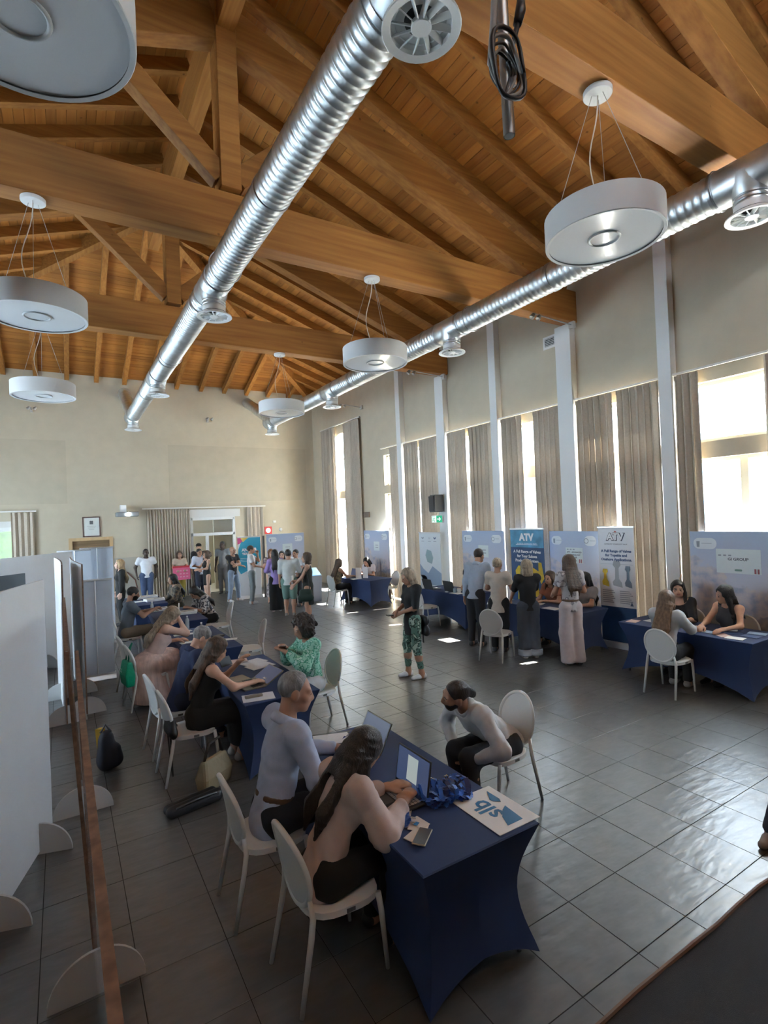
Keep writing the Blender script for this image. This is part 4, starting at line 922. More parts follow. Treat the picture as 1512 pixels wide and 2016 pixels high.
M_eye = mat('eye_dark', (.02,.015,.012), .2); 
def skinm(n, c): return mat('skin_'+n, c, .55, noise=.05, nscale=25)
SKIN = dict(l=skinm('light', (.56,.33,.23)), t=skinm('tan', (.42,.23,.15)), d=skinm('dark', (.055,.032,.022)), p=skinm('pale', (.66,.43,.33)))
HAIRC = dict(black=(.012,.010,.009), dark=(.028,.018,.013), brown=(.075,.042,.024), light=(.17,.10,.055), blond=(.42,.29,.15), grey=(.22,.22,.22), copper=(.16,.07,.03), ash=(.30,.24,.17))
def hairm(c): return mat('hair_'+c, HAIRC[c], .42, noise=.45, nscale=40, bump=.5, bscale=120, stretch=(1,1,.22))
def cloth(n, c, noise=.06, ns=14, rough=.85): return mat('cloth_'+n, c, rough, noise=noise, nscale=ns, bump=.12, bscale=220)

def person(loc, deg, label, h=1.70, pose='stand', skin='l', hair='brown', style='short', top=('white',(.7,.7,.7)), sleeve='short', bottom=('pants','navy',(.03,.04,.07)), shoe=(.05,.05,.05),
           lean=0.0, side=0.0, twist=0.0, head=(0,0,0), la=None, ra=None, lah=None, rah=None, curl=(.5,.5), res=.018, sex='f', fat=1.0, seat=.46, knees=.0, legs=None, beard=False, hem=0, feet=0.0, extras=None, neck='crew', kneey=None, group='visitors in the hall', wr=.003, belt=False, shank=0.0, glasses=False):
    """figure facing local +y. la/ra: wrist targets relative to the chest frame origin on the floor (local coords)"""
    s = h/1.72; root = empty('person', (loc[0], loc[1], loc[2] if len(loc) > 2 else 0), math.radians(deg-90), label, 'person', group)
    m = sex == 'm'
    sit = pose == 'sit'
    pel = np.array([0, -.02 if sit else 0, (seat+.095) if sit else .93*s])
    R = rot('Z', twist) @ rot('X', -lean) @ rot('Y', side)
    up = lambda x, y, z: pel+R @ (np.array([x, y, z])*s)
    waist, chest, nb = up(0,0,.16), up(0,.0,.34), up(0,-.015,.515)
    shw = (.175 if m else .155)*(.5+.5*fat)
    SH = {k: up(k*shw, -.015, .475) for k in (-1, 1)}
    Rh = R @ rot('Z', head[0]) @ rot('X', -head[1]) @ rot('Y', head[2]); hc = nb+(R @ np.array([0,.015,.06])+Rh @ np.array([0,.012,.10]))*s*(1.0)
    hip = {k: pel+np.array([k*.088*s*fat, 0, -.03*s]) for k in (-1, 1)}
    KN, AN = {}, {}
    for k in (-1, 1):
        if sit:
            ky = (kneey or .42)*s; KN[k] = pel+np.array([k*(.095+knees), ky, -.035]); AN[k] = np.array([k*(.095+knees*.6), KN[k][1]-.02+shank+(.0), .09])
        else:
            st_ = (legs or {}).get(k, (0, 0)); KN[k] = np.array([k*.095*s+st_[0]*.5, .02+st_[1]*.5, .50*s]); AN[k] = np.array([k*.095*s+st_[0], -.02+st_[1], .085*s])
    # arms
    WR, EL = {}, {}
    for k, tgt, hint in ((-1, la, lah), (1, ra, rah)):
        t = np.array([k*.27, .06, .80*s]) if tgt is None and not sit else (np.array([k*.16, .36, seat+.17]) if tgt is None else np.array(tgt, float))
        hi_ = (k*.5, -.6, -.4) if hint is None else hint
        EL[k], WR[k] = ik(SH[k], t, .285*s, .255*s, hi_)
    fa = R @ np.array([0, 1, 0]); wf = (.98 if m else .92)*fat
    # ---- skin body
    B = Field(60)
    B.cap(pel, waist, .125*s*wf, .115*s*wf, 1.25, fa); B.cap(waist, chest, .110*s*wf, .132*s*wf, 1.25, fa); B.cap(chest, up(0,-.01,.43), .130*s*wf, .10*s*wf, 1.3, fa)
    B.cap(nb-R @ np.array([0,0,.03]), hc-Rh @ np.array([0,.02,.05])*s, .052*s*(1.1 if m else .95), .050*s)
    for k in (-1, 1):
        B.cap(up(k*.06,-.01,.455), SH[k], .06*s, .056*s); B.cap(SH[k], EL[k], .050*s*wf, .040*s*wf); B.cap(EL[k], WR[k], .040*s*wf, .026*s)
        B.cap(hip[k], KN[k], .088*s*fat, .058*s); B.cap(KN[k], AN[k]+(KN[k]-AN[k])*.6, .056*s, .055*s); B.cap(AN[k]+(KN[k]-AN[k])*.6, AN[k], .055*s, .036*s)
        B.cap(AN[k], AN[k]+np.array([0,.0,-.05*s]), .036*s, .034*s); B.cap(AN[k]+np.array([0,-.02,-.055*s]), AN[k]+np.array([0,.13*s,-.065*s]), .032*s, .022*s)
    parts = [B.mesh(res)]
    if True:   # hands
        for i, k in enumerate((-1, 1)):
            H_ = Field(150); dr = unit_(WR[k]-EL[k]); nr = np.array([-k*.8, .2, -.5]) if not sit else np.array([0, 0, -1.0])
            H_.cap(WR[k]-dr*.03, WR[k]+dr*.015, .027*s, .026*s); hand(H_, WR[k], dr, nr, -k if not sit else (-1 if k > 0 else 1)*1, curl[i], s*1.03); parts.append(H_.mesh(max(.0052, res*.42)))
    Hd = Field(110); e = lambda x, y, z: hc+Rh @ (np.array([x, y, z])*s)
    Hd.ell(e(0,-.012,.030), np.array([.074,.093,.085])*s, Rh); Hd.ell(e(0,.022,-.035), np.array([.060,.070,.078])*s, Rh)
    Hd.cap(e(-.028,.058,-.075), e(.028,.058,-.075), .030*s); Hd.ell(e(0,.074,-.092), np.array([.022,.018,.018])*s, Rh)
    Hd.cap(e(0,.088,.012), e(0,.108,-.024), .009*s, .0135*s); Hd.cap(e(-.012,.094,-.030), e(.012,.094,-.030), .009*s)
    Hd.cap(e(-.045,.072,.024), e(.045,.072,.024), .013*s); Hd.cap(e(-.048,.058,-.022), e(-.03,.066,-.03), .022*s); Hd.cap(e(.048,.058,-.022), e(.03,.066,-.03), .022*s)
    Hd.cap(e(-.020,.086,-.056), e(.020,.086,-.056), .0095*s)
    for k in (-1, 1):
        Hd.ell(e(k*.077,-.008,-.012), np.array([.011,.020,.033])*s, Rh); Hd.ell(e(k*.031,.076,.004), np.array([.0135,.0135,.0115])*s, Rh)
    Hd.cap(hc-Rh @ np.array([0,.025,.05])*s, nb, .050*s*(1.05 if m else .92), .054*s)
    parts.append(Hd.mesh(max(.0065, res*.5)))
    hm = hairm(hair); skm = SKIN[skin]; lipm = mat('lip_'+skin, tuple(c*.62 if i else c*.8 for i, c in enumerate({'l':(.56,.30,.22),'t':(.42,.2,.14),'d':(.06,.03,.025),'p':(.64,.36,.30)}[skin])), .45)
    def mi(cen):
        q = (cen-hc) @ Rh/s; r = np.zeros(len(cen), int); near = np.linalg.norm(cen-hc, axis=1) < .16
        eye = ((np.abs(np.abs(q[:,0])-.031) < .0105) & (np.abs(q[:,2]-.004) < .0055) & (q[:,1] > .076)); r[near & eye] = 1
        lip = (np.abs(q[:,0]) < .023) & (np.abs(q[:,2]+.056) < .0085) & (q[:,1] > .082); r[near & lip] = 2
        brow = (np.abs(np.abs(q[:,0])-.034) < .018) & (np.abs(q[:,2]-.029) < .0045) & (q[:,1] > .06); r[near & brow] = 3
        if beard:
            bd = (q[:,2] < -.028) & (q[:,1] > .005) & ~((np.abs(q[:,0]) < .018) & (np.abs(q[:,2]+.056) < .006)) & (q[:,1]-.9*q[:,2] > .050) & (q[:,2] > -.13) & ((np.abs(q[:,0]) > .012) | (q[:,2] < -.04)); r[near & bd & (np.abs(q[:,0])*.45-q[:,2] > .052)] = 3
        return r
    vf_obj('body', parts, [skm, M_eye, lipm, hm], root, mi)
    # ---- top
    g = .012+res*.18
    tn, tc = top; tm_ = cloth(tn, tc) if isinstance(tc, tuple) else tc
    long_dress = bottom[0] == 'dress'
    if sleeve != 'bare' or True:
        T = Field(55); T.cap(pel+R @ np.array([0,-.01 if sit else 0,-.06 if sit else -.12]), waist, (.128*wf)*s+g+.006, .117*s*wf+g, 1.22, fa); T.cap(waist, chest, .113*s*wf+g, .134*s*wf+g, 1.22, fa); T.cap(chest, up(0,-.01,.43), .132*s*wf+g, .10*s*wf+g, 1.28, fa)
        if not m: T.ell(up(.07,.085,.33), np.array([.062,.05,.06])*s*(.5+.5*fat)); T.ell(up(-.07,.085,.33), np.array([.062,.05,.06])*s*(.5+.5*fat))
        strap = sleeve in ('tank', 'strap')
        for k in (-1, 1):
            if not strap: T.cap(up(k*.06,-.01,.45), SH[k], .062*s+g*.7, .060*s+g)
            else: T.cap(up(k*.07,-.01,.42), up(k*.105,-.012,.478), .06*s+g*.5, .045*s+g*.6)
            if sleeve == 'short': T.cap(SH[k], SH[k]+(EL[k]-SH[k])*.62, .056*s*wf+g*.9, .054*s*wf+g*1.1)
            if sleeve in ('long', 'elbow', 'puff'):
                pf_ = .02 if sleeve == 'puff' else 0
                T.cap(SH[k], EL[k], .056*s*wf+g, .047*s*wf+g+pf_)
                if sleeve != 'elbow': T.cap(EL[k], EL[k]+(WR[k]-EL[k])*(.93 if sleeve == 'long' else .80), .047*s*wf+g+pf_, (.031 if sleeve == 'long' else .045)*s+g*.8)
        if hem: # tunic hanging below the hips (standing only)
            T.cap(pel, pel-np.array([0,0,hem]), .135*s*wf+g, (.145)*s*wf+g, 1.2, fa); zc = pel[2]-hem; T.cuts.append(lambda P: zc-P[..., 2])
        elif not sit: zc2 = pel[2]-.09*s; T.cuts.append(lambda P: zc2-P[..., 2])
        ncut = nb+R @ np.array([0,.035,.05])*s; nr_ = {'crew':.082,'v':.105,'wide':.14,'collar':.088}[neck]*s; T.cuts.append(lambda P: nr_-np.linalg.norm(P-ncut, axis=-1))
        if strap:
            zs = up(0,0,.44 if sleeve == 'tank' else .40); nrm_ = R @ np.array([0,0,1.0]); keep = .075*s
            if sleeve == 'strap': T.cuts.append(lambda P: ((P-zs) @ nrm_))
        for k in (-1, 1):
            if sleeve in ('short', 'elbow'):
                fr = .62 if sleeve == 'short' else 1.12
                axis_ = unit_(EL[k]-SH[k]); pt = SH[k]+(EL[k]-SH[k])*min(fr, 1.0)+(axis_*.03 if fr > 1 else 0)
                T.cuts.append(lambda P, axis_=axis_, pt=pt: np.where(np.linalg.norm(P-pt, axis=-1) < .11, (P-pt) @ axis_, -1))
        T.noise = (wr, 26.0, abs(hash(label)) % 1000 if False else len(label)*7+int(loc[0]*10)); parts = [T.mesh(res)]
        if neck == 'collar':
            Cc = Field(120)
            for k in range(14):
                a = 2*PI*k/14; b_ = 2*PI*(k+1)/14
                if 3 <= k <= 3: continue
                c0 = nb+R @ (np.array([.066*math.cos(a), .066*math.sin(a)-.004, .006-.020*math.sin(a)])*s); c1 = nb+R @ (np.array([.066*math.cos(b_), .066*math.sin(b_)-.004, .006-.020*math.sin(b_)])*s); Cc.cap(c0, c1, .0135*s)
                c2 = c0+R @ (np.array([.012*math.cos(a), .012*math.sin(a), -.026])*s); c3 = c1+R @ (np.array([.012*math.cos(b_), .012*math.sin(b_), -.026])*s); Cc.cap(c2, c3, .0125*s)
            parts.append(Cc.mesh(max(.008, res*.6)))
        vf_obj('top' if not long_dress else 'bodice', parts, [tm_], root)
    # ---- bottom
    kind, bn, bc = bottom[:3]; bm_ = cloth(bn, bc) if isinstance(bc, tuple) else bc
    Q = Field(55); g2 = g*.75
    if kind in ('pants', 'wide', 'shorts', 'jeans', 'leggings'):
        Q.cap(pel, pel+R @ np.array([0,0,.06]), .122*s*wf+g2, .118*s*wf+g2, 1.22, fa)
        for k in (-1, 1):
            w0, w1 = {'pants':(.064,.050),'jeans':(.064,.052),'wide':(.085,.098),'shorts':(.080,.08),'leggings':(.058,.040)}[kind]
            Q.cap(hip[k], KN[k], .092*s*fat+g2, w0*s+g2)
            if kind != 'shorts': Q.cap(KN[k], AN[k]+(0 if kind != 'leggings' else (KN[k]-AN[k])*.18), w0*s+g2, w1*s+g2*.8)
        if kind != 'shorts': zc3 = .045*s if kind == 'wide' else (.075*s if kind != 'leggings' else .15*s); Q.cuts.append(lambda P: zc3-P[..., 2])
    else:
        ln = bottom[3] if len(bottom) > 3 else .5     # hem height above floor
        if not sit:
            flr = bottom[4] if len(bottom) > 4 else .05
            Q.cap(waist, pel, .118*s*wf+g, .135*s*wf+g, 1.2, fa); zt = pel[2]-ln
            Q.cap(pel, np.array([pel[0], pel[1], ln]), .138*s*wf+g, .14*s*wf+flr, 1.15, fa); Q.cuts.append(lambda P: ln-P[..., 2])
        else:
            Q.cap(pel, pel+R @ np.array([0,0,.08]), .14*s*wf+g, .118*s*wf+g, 1.2, fa)
            for k in (-1, 1):
                Q.cap(hip[k], KN[k], .105*s*fat+g, .085*s+g); Q.cap(hip[k]*.5+hip[-k]*.5, (KN[k]+KN[-k])/2, .10*s*fat+g, .085*s+g)
                if ln < .4: Q.cap(KN[k], np.array([KN[k][0], KN[k][1]+.03, ln]), .09*s+g, .10*s+g); Q.cap((KN[k]+KN[-k])/2, np.array([0, KN[k][1]+.02, ln]), .085*s+g, .10*s+g)
            if ln < .1: Q.cap(pel+np.array([0,-.05,-.05]), np.array([0,.02,ln]), .17*s*fat, .24*s*fat); Q.cap((KN[1]+KN[-1])/2*.6+pel*.4, np.array([0,.30,ln]), .14*s*fat, .20*s)
            Q.cuts.append(lambda P: ln-P[..., 2])
    Q.noise = (wr*.8, 22.0, len(label)*3+5); vf_obj({'dress':'skirt','skirt':'skirt','shorts':'shorts'}.get(kind, 'trousers'), [Q.mesh(res)], [bm_], root)
    if belt:
        Bt = Field(60); Bt.cap(pel+R @ np.array([0,0,.085]), pel+R @ np.array([0,0,.10]), .125*s*wf+g*1.25, .124*s*wf+g*1.25, 1.2, fa); bz = pel+R @ np.array([0,0,.09]); bn_ = R @ np.array([0,0,1.0]); Bt.cuts.append(lambda P: np.abs((P-bz) @ bn_)-.02); vf_obj('belt', [Bt.mesh(res*.7)], [mat('belt_brown', (.10,.055,.03), .5)], root)
    # ---- shoes
    shm = mat('shoe_%d_%d_%d' % tuple(int(c*100) for c in shoe), shoe, .5)
    for k in (-1, 1):
        S_ = Field(90); a = AN[k]; fx = feet*k*.08
        S_.cap(a+np.array([0,-.03*s,-.045*s]), a+np.array([fx*.4,.06*s,-.052*s]), .036*s, .036*s); S_.cap(a+np.array([fx*.4,.06*s,-.055*s]), a+np.array([fx,.155*s,-.060*s]), .040*s, .030*s); S_.cap(a+np.array([0,-.02,-.02*s]), a+np.array([0,-.035*s,-.05*s]), .036*s, .040*s)
        S_.cuts.append(lambda P: .003-P[..., 2]); vf_obj('shoe', [S_.mesh(max(.008, res*.6))], [shm], root)
    # ---- hair
    if style != 'bald':
        Hr = Field(80); th = .012
        Hr.ell(e(0,-.018,.036), np.array([.074+th,.093+th,.085+th])*s, Rh)
        vol = {'short':0,'crop':-.005,'curly':.030,'bob':.012,'long':.010,'bun':.004,'pony':-.007,'receding':-.005}.get(style, 0)
        if vol: Hr.p[-1] = (Hr.p[-1][0], Hr.p[-1][1]+np.float32(vol*s), 'e', Hr.p[-1][3], None, None)
        lowz = {'short':-.055,'crop':-.035,'curly':-.13,'bob':-.16,'long':-.5,'bun':-.05,'pony':-.05,'receding':-.065}.get(style, -.05)
        if style == 'curly':
            r = np.random.RandomState(4)
            for _ in range(46):
                v = r.randn(3); v /= np.linalg.norm(v); v[1] = v[1]*.9-.25
                if v[1] > .45 and v[2] < .45: continue
                Hr.ell(e(v[0]*.118, v[1]*.125-.022, v[2]*.118+.005), np.array([.040,.040,.040])*s)
        if style in ('bob', 'long'):
            dn = -.13 if style == 'bob' else -.10
            for k in (-1, 1):
                Hr.cap(e(k*.068,.004,.02), e(k*.080,.006,dn), .028*s, .027*s); Hr.cap(e(k*.045,-.055,.02), e(k*.055,-.06,dn), .045*s, .038*s)
            Hr.cap(e(0,-.065,.0), e(0,-.075,dn), .055*s, .045*s)
        if style == 'long':
            bk0 = e(0,-.072,-.10)
            for k in (-1, 0, 1):
                en = up(k*.062,-.150,.30); Hr.cap(e(k*.05,-.070,-.06), en, .050*s, .050*s, 1.2, fa); Hr.cap(en, up(k*.05,-.150,.17), .050*s, .022*s, 1.25, fa)
            if extras and 'front' in extras:
                for k in (-1, 1): Hr.cap(e(k*.076,.0,-.05), up(k*.118,.075,.37), .030*s, .028*s); Hr.cap(up(k*.118,.075,.37), up(k*.11,.125,.24), .028*s, .010*s)
        if style == 'bun': Hr.ell(e(0,-.125,-.02), np.array([.036,.036,.036])*s)
        if style == 'pony': Hr.ell(e(0,-.120,.0), np.array([.026,.030,.030])*s); Hr.ell(e(0,-.138,-.03), np.array([.026,.028,.034])*s); Hr.ell(e(0,-.112,.02), np.array([.018,.03,.018])*s)
        fl = {'short':.062,'crop':.052,'receding':.022,'pony':.040,'bun':.05}.get(style, .060)
        def facecut(P):
            q = (P-hc) @ Rh/s; y, z, x = q[...,1], q[...,2], np.abs(q[...,0])
            face = y-(fl+.42*(z-.035)-.10*np.clip(-z, 0, .2))
            if style in ('bob', 'long', 'curly'): face = np.where(x > .058, y-.065, y-(.050+.5*(z-.045)))
            low = lowz-z
            return np.where(z > lowz-.4, np.maximum(face, low if style not in ('long',) else -1), -1)
        Hr.cuts.append(facecut)
        if style in ('curly',): Hr.noise = (.010, 60.0, 3)
        elif style in ('bob', 'long', 'bun'): Hr.noise = (.004, 45.0, 9)
        elif style == 'short': Hr.noise = (.003, 70.0, 5)
        vf_obj('hair', [Hr.mesh(max(.0075, res*.55))], [hm], root)
    if glasses:
        gm_ = MB(); loc_e = lambda x, y, z: tuple(e(x, y, z))
        for k in (-1, 1): gm_.tube([loc_e(k*.031+.021*math.cos(2*PI*i/14), .098, .004+.017*math.sin(2*PI*i/14)) for i in range(14)], .0025, 5, closed=True); gm_.tube([loc_e(k*.052,.096,.008), loc_e(k*.078,-.005,.004)], .002, 5)
        gm_.tube([loc_e(-.011,.100,.007), loc_e(.011,.100,.007)], .0025, 5); gm_.build('glasses', M_dark, root)
    root['_'] = 0; del root['_']
    return dict(root=root, W=WR, E=EL, hc=hc, e=e, up=up, pel=pel, SH=SH, Rh=Rh)
# ------------------------------------------------------------------ the people
def patt(n, c1, c2, scale, c3=None):
    """printed fabric"""
    if n in MATS: return MATS[n]
    m = bpy.data.materials.new(n); m.use_nodes = True; t = m.node_tree; b = t.nodes['Principled BSDF']; b.inputs['Roughness'].default_value = .85
    tc = t.nodes.new('ShaderNodeTexCoord'); no = t.nodes.new('ShaderNodeTexNoise'); no.inputs['Scale'].default_value = scale; no.inputs['Detail'].default_value = 2; t.links.new(tc.outputs['Object'], no.inputs[0])
    r = t.nodes.new('ShaderNodeValToRGB'); r.color_ramp.interpolation = 'CONSTANT'; e = r.color_ramp.elements; e[0].position = 0; e[0].color = (*c1,1); e[1].position = .5; e[1].color = (*c2,1)
    if c3: q = e.new(.58); q.color = (*c3,1)
    t.links.new(no.outputs[0], r.inputs[0]); t.links.new(r.outputs[0], b.inputs['Base Color']); MATS[n] = m; return m
BLK = (.010,.010,.011); NAV = (.018,.025,.05)
P = {}
N_ = .0115; MID = .0150; FAR = .021
P['blue'] = person((1.17,3.46), 2, 'grey-haired man in a light blue shirt seated at the foreground table', h=1.93, pose='sit', sex='m', skin='t', hair='grey', style='receding', top=('lightblue',(.40,.46,.60)), sleeve='long', neck='collar', bottom=('pants','darknavy',(.012,.014,.022)), lean=14, head=(-18,0,0), ra=(.14,.44,.80), la=(-.08,.50,.80), seat=.48, res=N_, belt=True, wr=.006, shoe=(.30,.28,.26))
P['hair'] = person((1.20,2.74), 4, 'woman with long dark hair and pink blouse typing on the laptop', h=1.66, pose='sit', hair='dark', style='long', top=('blush',(.60,.47,.42)), sleeve='puff', bottom=('pants','black',BLK), lean=24, head=(0,26,0), ra=(.12,.47,.785), la=(-.10,.50,.785), res=N_, wr=.007, extras=('front',), curl=(.35,.35))
P['pony'] = person((3.20,3.42), 178, 'bearded man with a small ponytail leaning in across the foreground table', h=1.80, pose='sit', sex='m', skin='t', hair='dark', style='pony', beard=True, top=('whiteshirt',(.62,.62,.62)), sleeve='long', neck='collar', bottom=('pants','darkgrey',(.02,.02,.024)), lean=50, head=(-30,-34,0), ra=(.15,.40,.52), la=(-.15,.40,.50), lah=(-.8,-.3,-.2), rah=(.8,-.3,-.2), res=N_, wr=.006, seat=.43)
P['blackdress'] = person((1.16,5.62), 6, 'woman in a black dress reading papers at the second table', h=1.68, pose='sit', hair='brown', style='long', skin='l', top=('black',BLK), sleeve='tank', bottom=('dress','black',BLK,.16), lean=14, head=(-4,20,0), ra=(.16,.50,.80), la=(.02,.40,1.00), res=.0135, wr=.004, shoe=(.35,.33,.30))
P['navyman'] = person((1.10,6.32), 8, 'grey-haired man in a navy polo behind the woman in black', h=1.74, pose='sit', sex='m', skin='l', hair='grey', style='short', top=('navy',(.025,.035,.085)), sleeve='short', neck='collar', lean=20, head=(-6,16,0), bottom=('pants','navyp',NAV), res=MID)
P['green'] = person((2.52,5.92), 184, 'curly-haired woman in a patterned green blouse and white trousers', h=1.68, pose='sit', skin='t', hair='dark', style='curly', top=('g', patt('fabric_green', (.30,.62,.48), (.06,.32,.20), 22, (.45,.70,.60))), sleeve='puff', bottom=('pants','whitep',(.62,.63,.66)), lean=8, head=(0,14,0), ra=(.05,.33,.98), la=(-.05,.34,.95), res=.0135, wr=.006, shoe=(.6,.6,.58), knees=.02)
P['pink'] = person((1.02,8.06), 12, 'blond woman in a long pale pink dress resting her head on her hand', h=1.72, pose='sit', skin='p', hair='ash', style='long', fat=1.18, top=('pinkd',(.58,.44,.40)), sleeve='strap', neck='wide', bottom=('dress','pinkd2',mat('cloth_pinkdress', (.62,.47,.43), .8, noise=.22, nscale=22, stretch=(1,1,.12), bump=.2, bscale=60),.06), lean=24, head=(-12,22,8), ra=(.08,.36,1.16), rah=(.4,.6,-1), la=(-.16,.42,.79), res=.0135, shoe=(.4,.33,.28), seat=.50)
P['greytee'] = person((.98,10.95), 4, 'man in a grey t-shirt seated left of the table with trays', h=1.76, pose='sit', sex='m', skin='t', hair='black', style='short', beard=True, top=('slate',(.14,.17,.20)), sleeve='short', bottom=('pants','khaki',(.26,.21,.15)), lean=10, head=(0,8,0), ra=(.10,.46,.90), la=(-.08,.48,.88), res=MID)
P['camo2'] = person((2.34,13.45), 190, 'dark-haired woman in mottled brown clothes at the farthest left table', h=1.66, pose='sit', skin='t', hair='black', style='long', top=('c', patt('fabric_mottled', (.05,.045,.04), (.16,.12,.08), 16)), sleeve='long', bottom=('pants','olive',(.05,.045,.03)), lean=12, res=FAR)
P['zebra'] = person((2.60,11.35), 198, 'dark-haired woman in a black and white blouse bending over the trays', h=1.66, pose='sit', skin='t', hair='black', style='long', top=('z', patt('fabric_blackwhite', (.55,.52,.50), (.05,.05,.06), 20)), sleeve='elbow', bottom=('pants','black',BLK), lean=30, head=(0,20,0), res=.019, ra=(.1,.45,.80), la=(-.1,.48,.80))
P['blond'] = person((1.22,14.9), 185, 'blond woman in black standing behind the roll-up banner', h=1.66, hair='blond', style='long', top=('black',BLK), sleeve='long', bottom=('pants','black',BLK), res=FAR, skin='p')
P['whitetee'] = person((2.24,18.2), 268, 'man in a white t-shirt and jeans standing before the curtain', h=1.76, sex='m', skin='d', hair='black', style='crop', top=('whitetee',(.74,.76,.80)), sleeve='short', bottom=('jeans','denim',(.06,.09,.17)), ra=(.28,-.02,.95), la=(-.28,-.02,.95), res=FAR, fat=1.12)
P['pinksign'] = person((3.32,18.6), 268, 'woman holding the bright pink sign before the curtain', h=1.60, hair='brown', style='bob', top=('cream',(.62,.53,.42)), sleeve='short', bottom=('pants','mustard',(.36,.28,.05)), ra=(.16,.24,1.0), la=(-.16,.24,1.0), res=FAR)
P['strap'] = person((3.86,18.15), 290, 'man in a pale shirt with a bag strap beside the pink sign', h=1.66, sex='m', skin='t', hair='black', style='short', top=('paleblue',(.55,.58,.68)), sleeve='long', neck='collar', bottom=('pants','darknavy2',(.025,.03,.05)), ra=(.2,.2,1.0), la=(-.1,.26,1.12), res=FAR, glasses=True)
P['cap'] = person((4.02,18.92), 262, 'man in a black cap standing in the entrance behind the others', h=1.80, sex='m', skin='l', hair='dark', style='short', top=('charcoal',(.025,.025,.03)), sleeve='short', bottom=('pants','charcoal',(.03,.03,.035)), res=FAR)
P['bdress'] = person((3.92,17.4), 190, 'woman in a black dress with a white strap pointing with her hand', h=1.58, hair='brown', style='curly', top=('black',BLK), sleeve='tank', bottom=('dress','black',BLK,.52,.02), ra=(.10,.34,1.15), la=(-.12,.30,1.05), res=FAR, skin='l')
P['tallgrey'] = person((4.80,18.8), 240, 'tall man in grey standing in the open entrance', h=1.84, sex='m', skin='d', hair='black', style='crop', top=('midgrey',(.20,.21,.22)), sleeve='short', bottom=('pants','greyp',(.17,.18,.19)), res=FAR)
P['crossed'] = person((4.58,16.75), 300, 'bald man in a black t-shirt and pale jeans with folded arms', h=1.72, sex='m', skin='t', hair='grey', style='bald', top=('blacktee',(.018,.018,.020)), sleeve='short', neck='v', bottom=('jeans','paledenim',(.28,.34,.44)), ra=(-.10,.26,1.12), la=(.10,.24,1.15), rah=(.9,.1,-.5), lah=(-.9,.1,-.5), res=FAR, shoe=(.75,.75,.74), glasses=True, legs={-1:(-.08,.05),1:(.08,0)})
P['wshirt'] = person((4.88,15.80), 345, 'man in a white short-sleeved shirt with a hand at his mouth', h=1.76, sex='m', skin='t', hair='dark', style='short', top=('whiteshirt',(.62,.62,.62)), sleeve='short', neck='collar', bottom=('pants','greyslacks',(.17,.19,.19)), ra=(.05,.30,1.10), la=(-.06,.20,1.50), lah=(-.6,.4,-1), res=FAR, shoe=(.5,.5,.5))
P['floral'] = person((5.34,15.3), 262, 'copper-haired woman in a long floral dress', h=1.63, hair='copper', style='bob', top=('f', patt('fabric_floral', (.44,.36,.34), (.16,.13,.14), 18)), sleeve='short', bottom=('dress','fl2',patt('fabric_floral2', (.42,.36,.35), (.18,.15,.16), 12),.22,.06), res=FAR, ra=(.1,.25,1.3))
P['lilac'] = person((4.98,13.95), 75, 'black-haired woman in a lilac jacket and wide black trousers', h=1.69, hair='black', style='long', top=('lilac',(.36,.26,.58)), sleeve='long', bottom=('wide','black',BLK), res=.019, hem=.16, ra=(.14,.26,1.1), la=(-.14,.26,1.1), shoe=(.6,.6,.6))
P['shorts'] = person((5.02,13.05), 60, 'stocky person in a pale t-shirt and green shorts seen from behind', h=1.72, sex='m', hair='black', style='short', skin='t', fat=1.2, top=('paletee',(.50,.52,.50)), sleeve='elbow', bottom=('shorts','sage',(.12,.20,.17)), res=.019, hem=.12, shoe=(.15,.13,.12), ra=(.2,.3,1.05))
P['paper'] = person((4.88,11.5), 150, 'woman in a dark sleeveless dress holding papers, nearest of the standing group', h=1.71, hair='brown', style='bob', skin='l', top=('greenblack',(.035,.042,.040)), sleeve='tank', bottom=('dress','greenblack',(.035,.042,.040),.50,.02), ra=(.08,.30,1.05), la=(-.10,.30,.98), res=.019, shoe=(.3,.2,.15))
P['whiteman'] = person((5.75,14.35), 215, 'man in white half hidden behind the stocky person', h=1.63, sex='m', hair='black', style='short', skin='t', top=('whitetee',(.74,.76,.80)), sleeve='short', bottom=('pants','charcoal',(.03,.03,.035)), res=FAR)
P['peek'] = person((5.48,14.75), 245, 'woman peeking out between the standing group', h=1.58, hair='dark', style='bob', skin='l', top=('blush',(.60,.47,.42)), sleeve='short', bottom=('pants','black',BLK), res=FAR)
P['farsit'] = person((6.70,13.62), 6, 'woman in a brown patterned top seated at the far table', h=1.66, pose='sit', hair='brown', style='long', skin='t', top=('fs', patt('fabric_brownprint', (.24,.20,.13), (.10,.09,.07), 22)), sleeve='tank', bottom=('pants','black',BLK), res=FAR, lean=8, ra=(.12,.44,.80), la=(-.1,.44,.80))
P['farbehind'] = person((8.0,13.9), 205, 'dark-haired woman in white bent over the far table', h=1.66, pose='sit', hair='black', style='long', skin='l', top=('whitetee',(.74,.76,.80)), sleeve='short', bottom=('pants','black',BLK), res=FAR, lean=20, head=(0,16,0), ra=(.1,.42,.80), la=(-.1,.42,.80), extras=('front',))
P['camo'] = person((4.56,6.72), 172, 'woman with camouflage trousers standing alone with her phone', h=1.68, hair='ash', style='bob', skin='t', top=('black2',(.016,.017,.018)), sleeve='elbow', bottom=('leggings','cm',patt('fabric_camo', (.10,.20,.16), (.02,.045,.035), 17, (.38,.50,.42))), hem=.24, ra=(.06,.22,1.03), la=(-.06,.23,1.02), rah=(.6,-.3,-1), lah=(-.6,-.3,-1), res=.0135, shoe=(.72,.75,.80), head=(0,24,0), legs={-1:(-.02,-.05),1:(.03,.06)}, wr=.005)
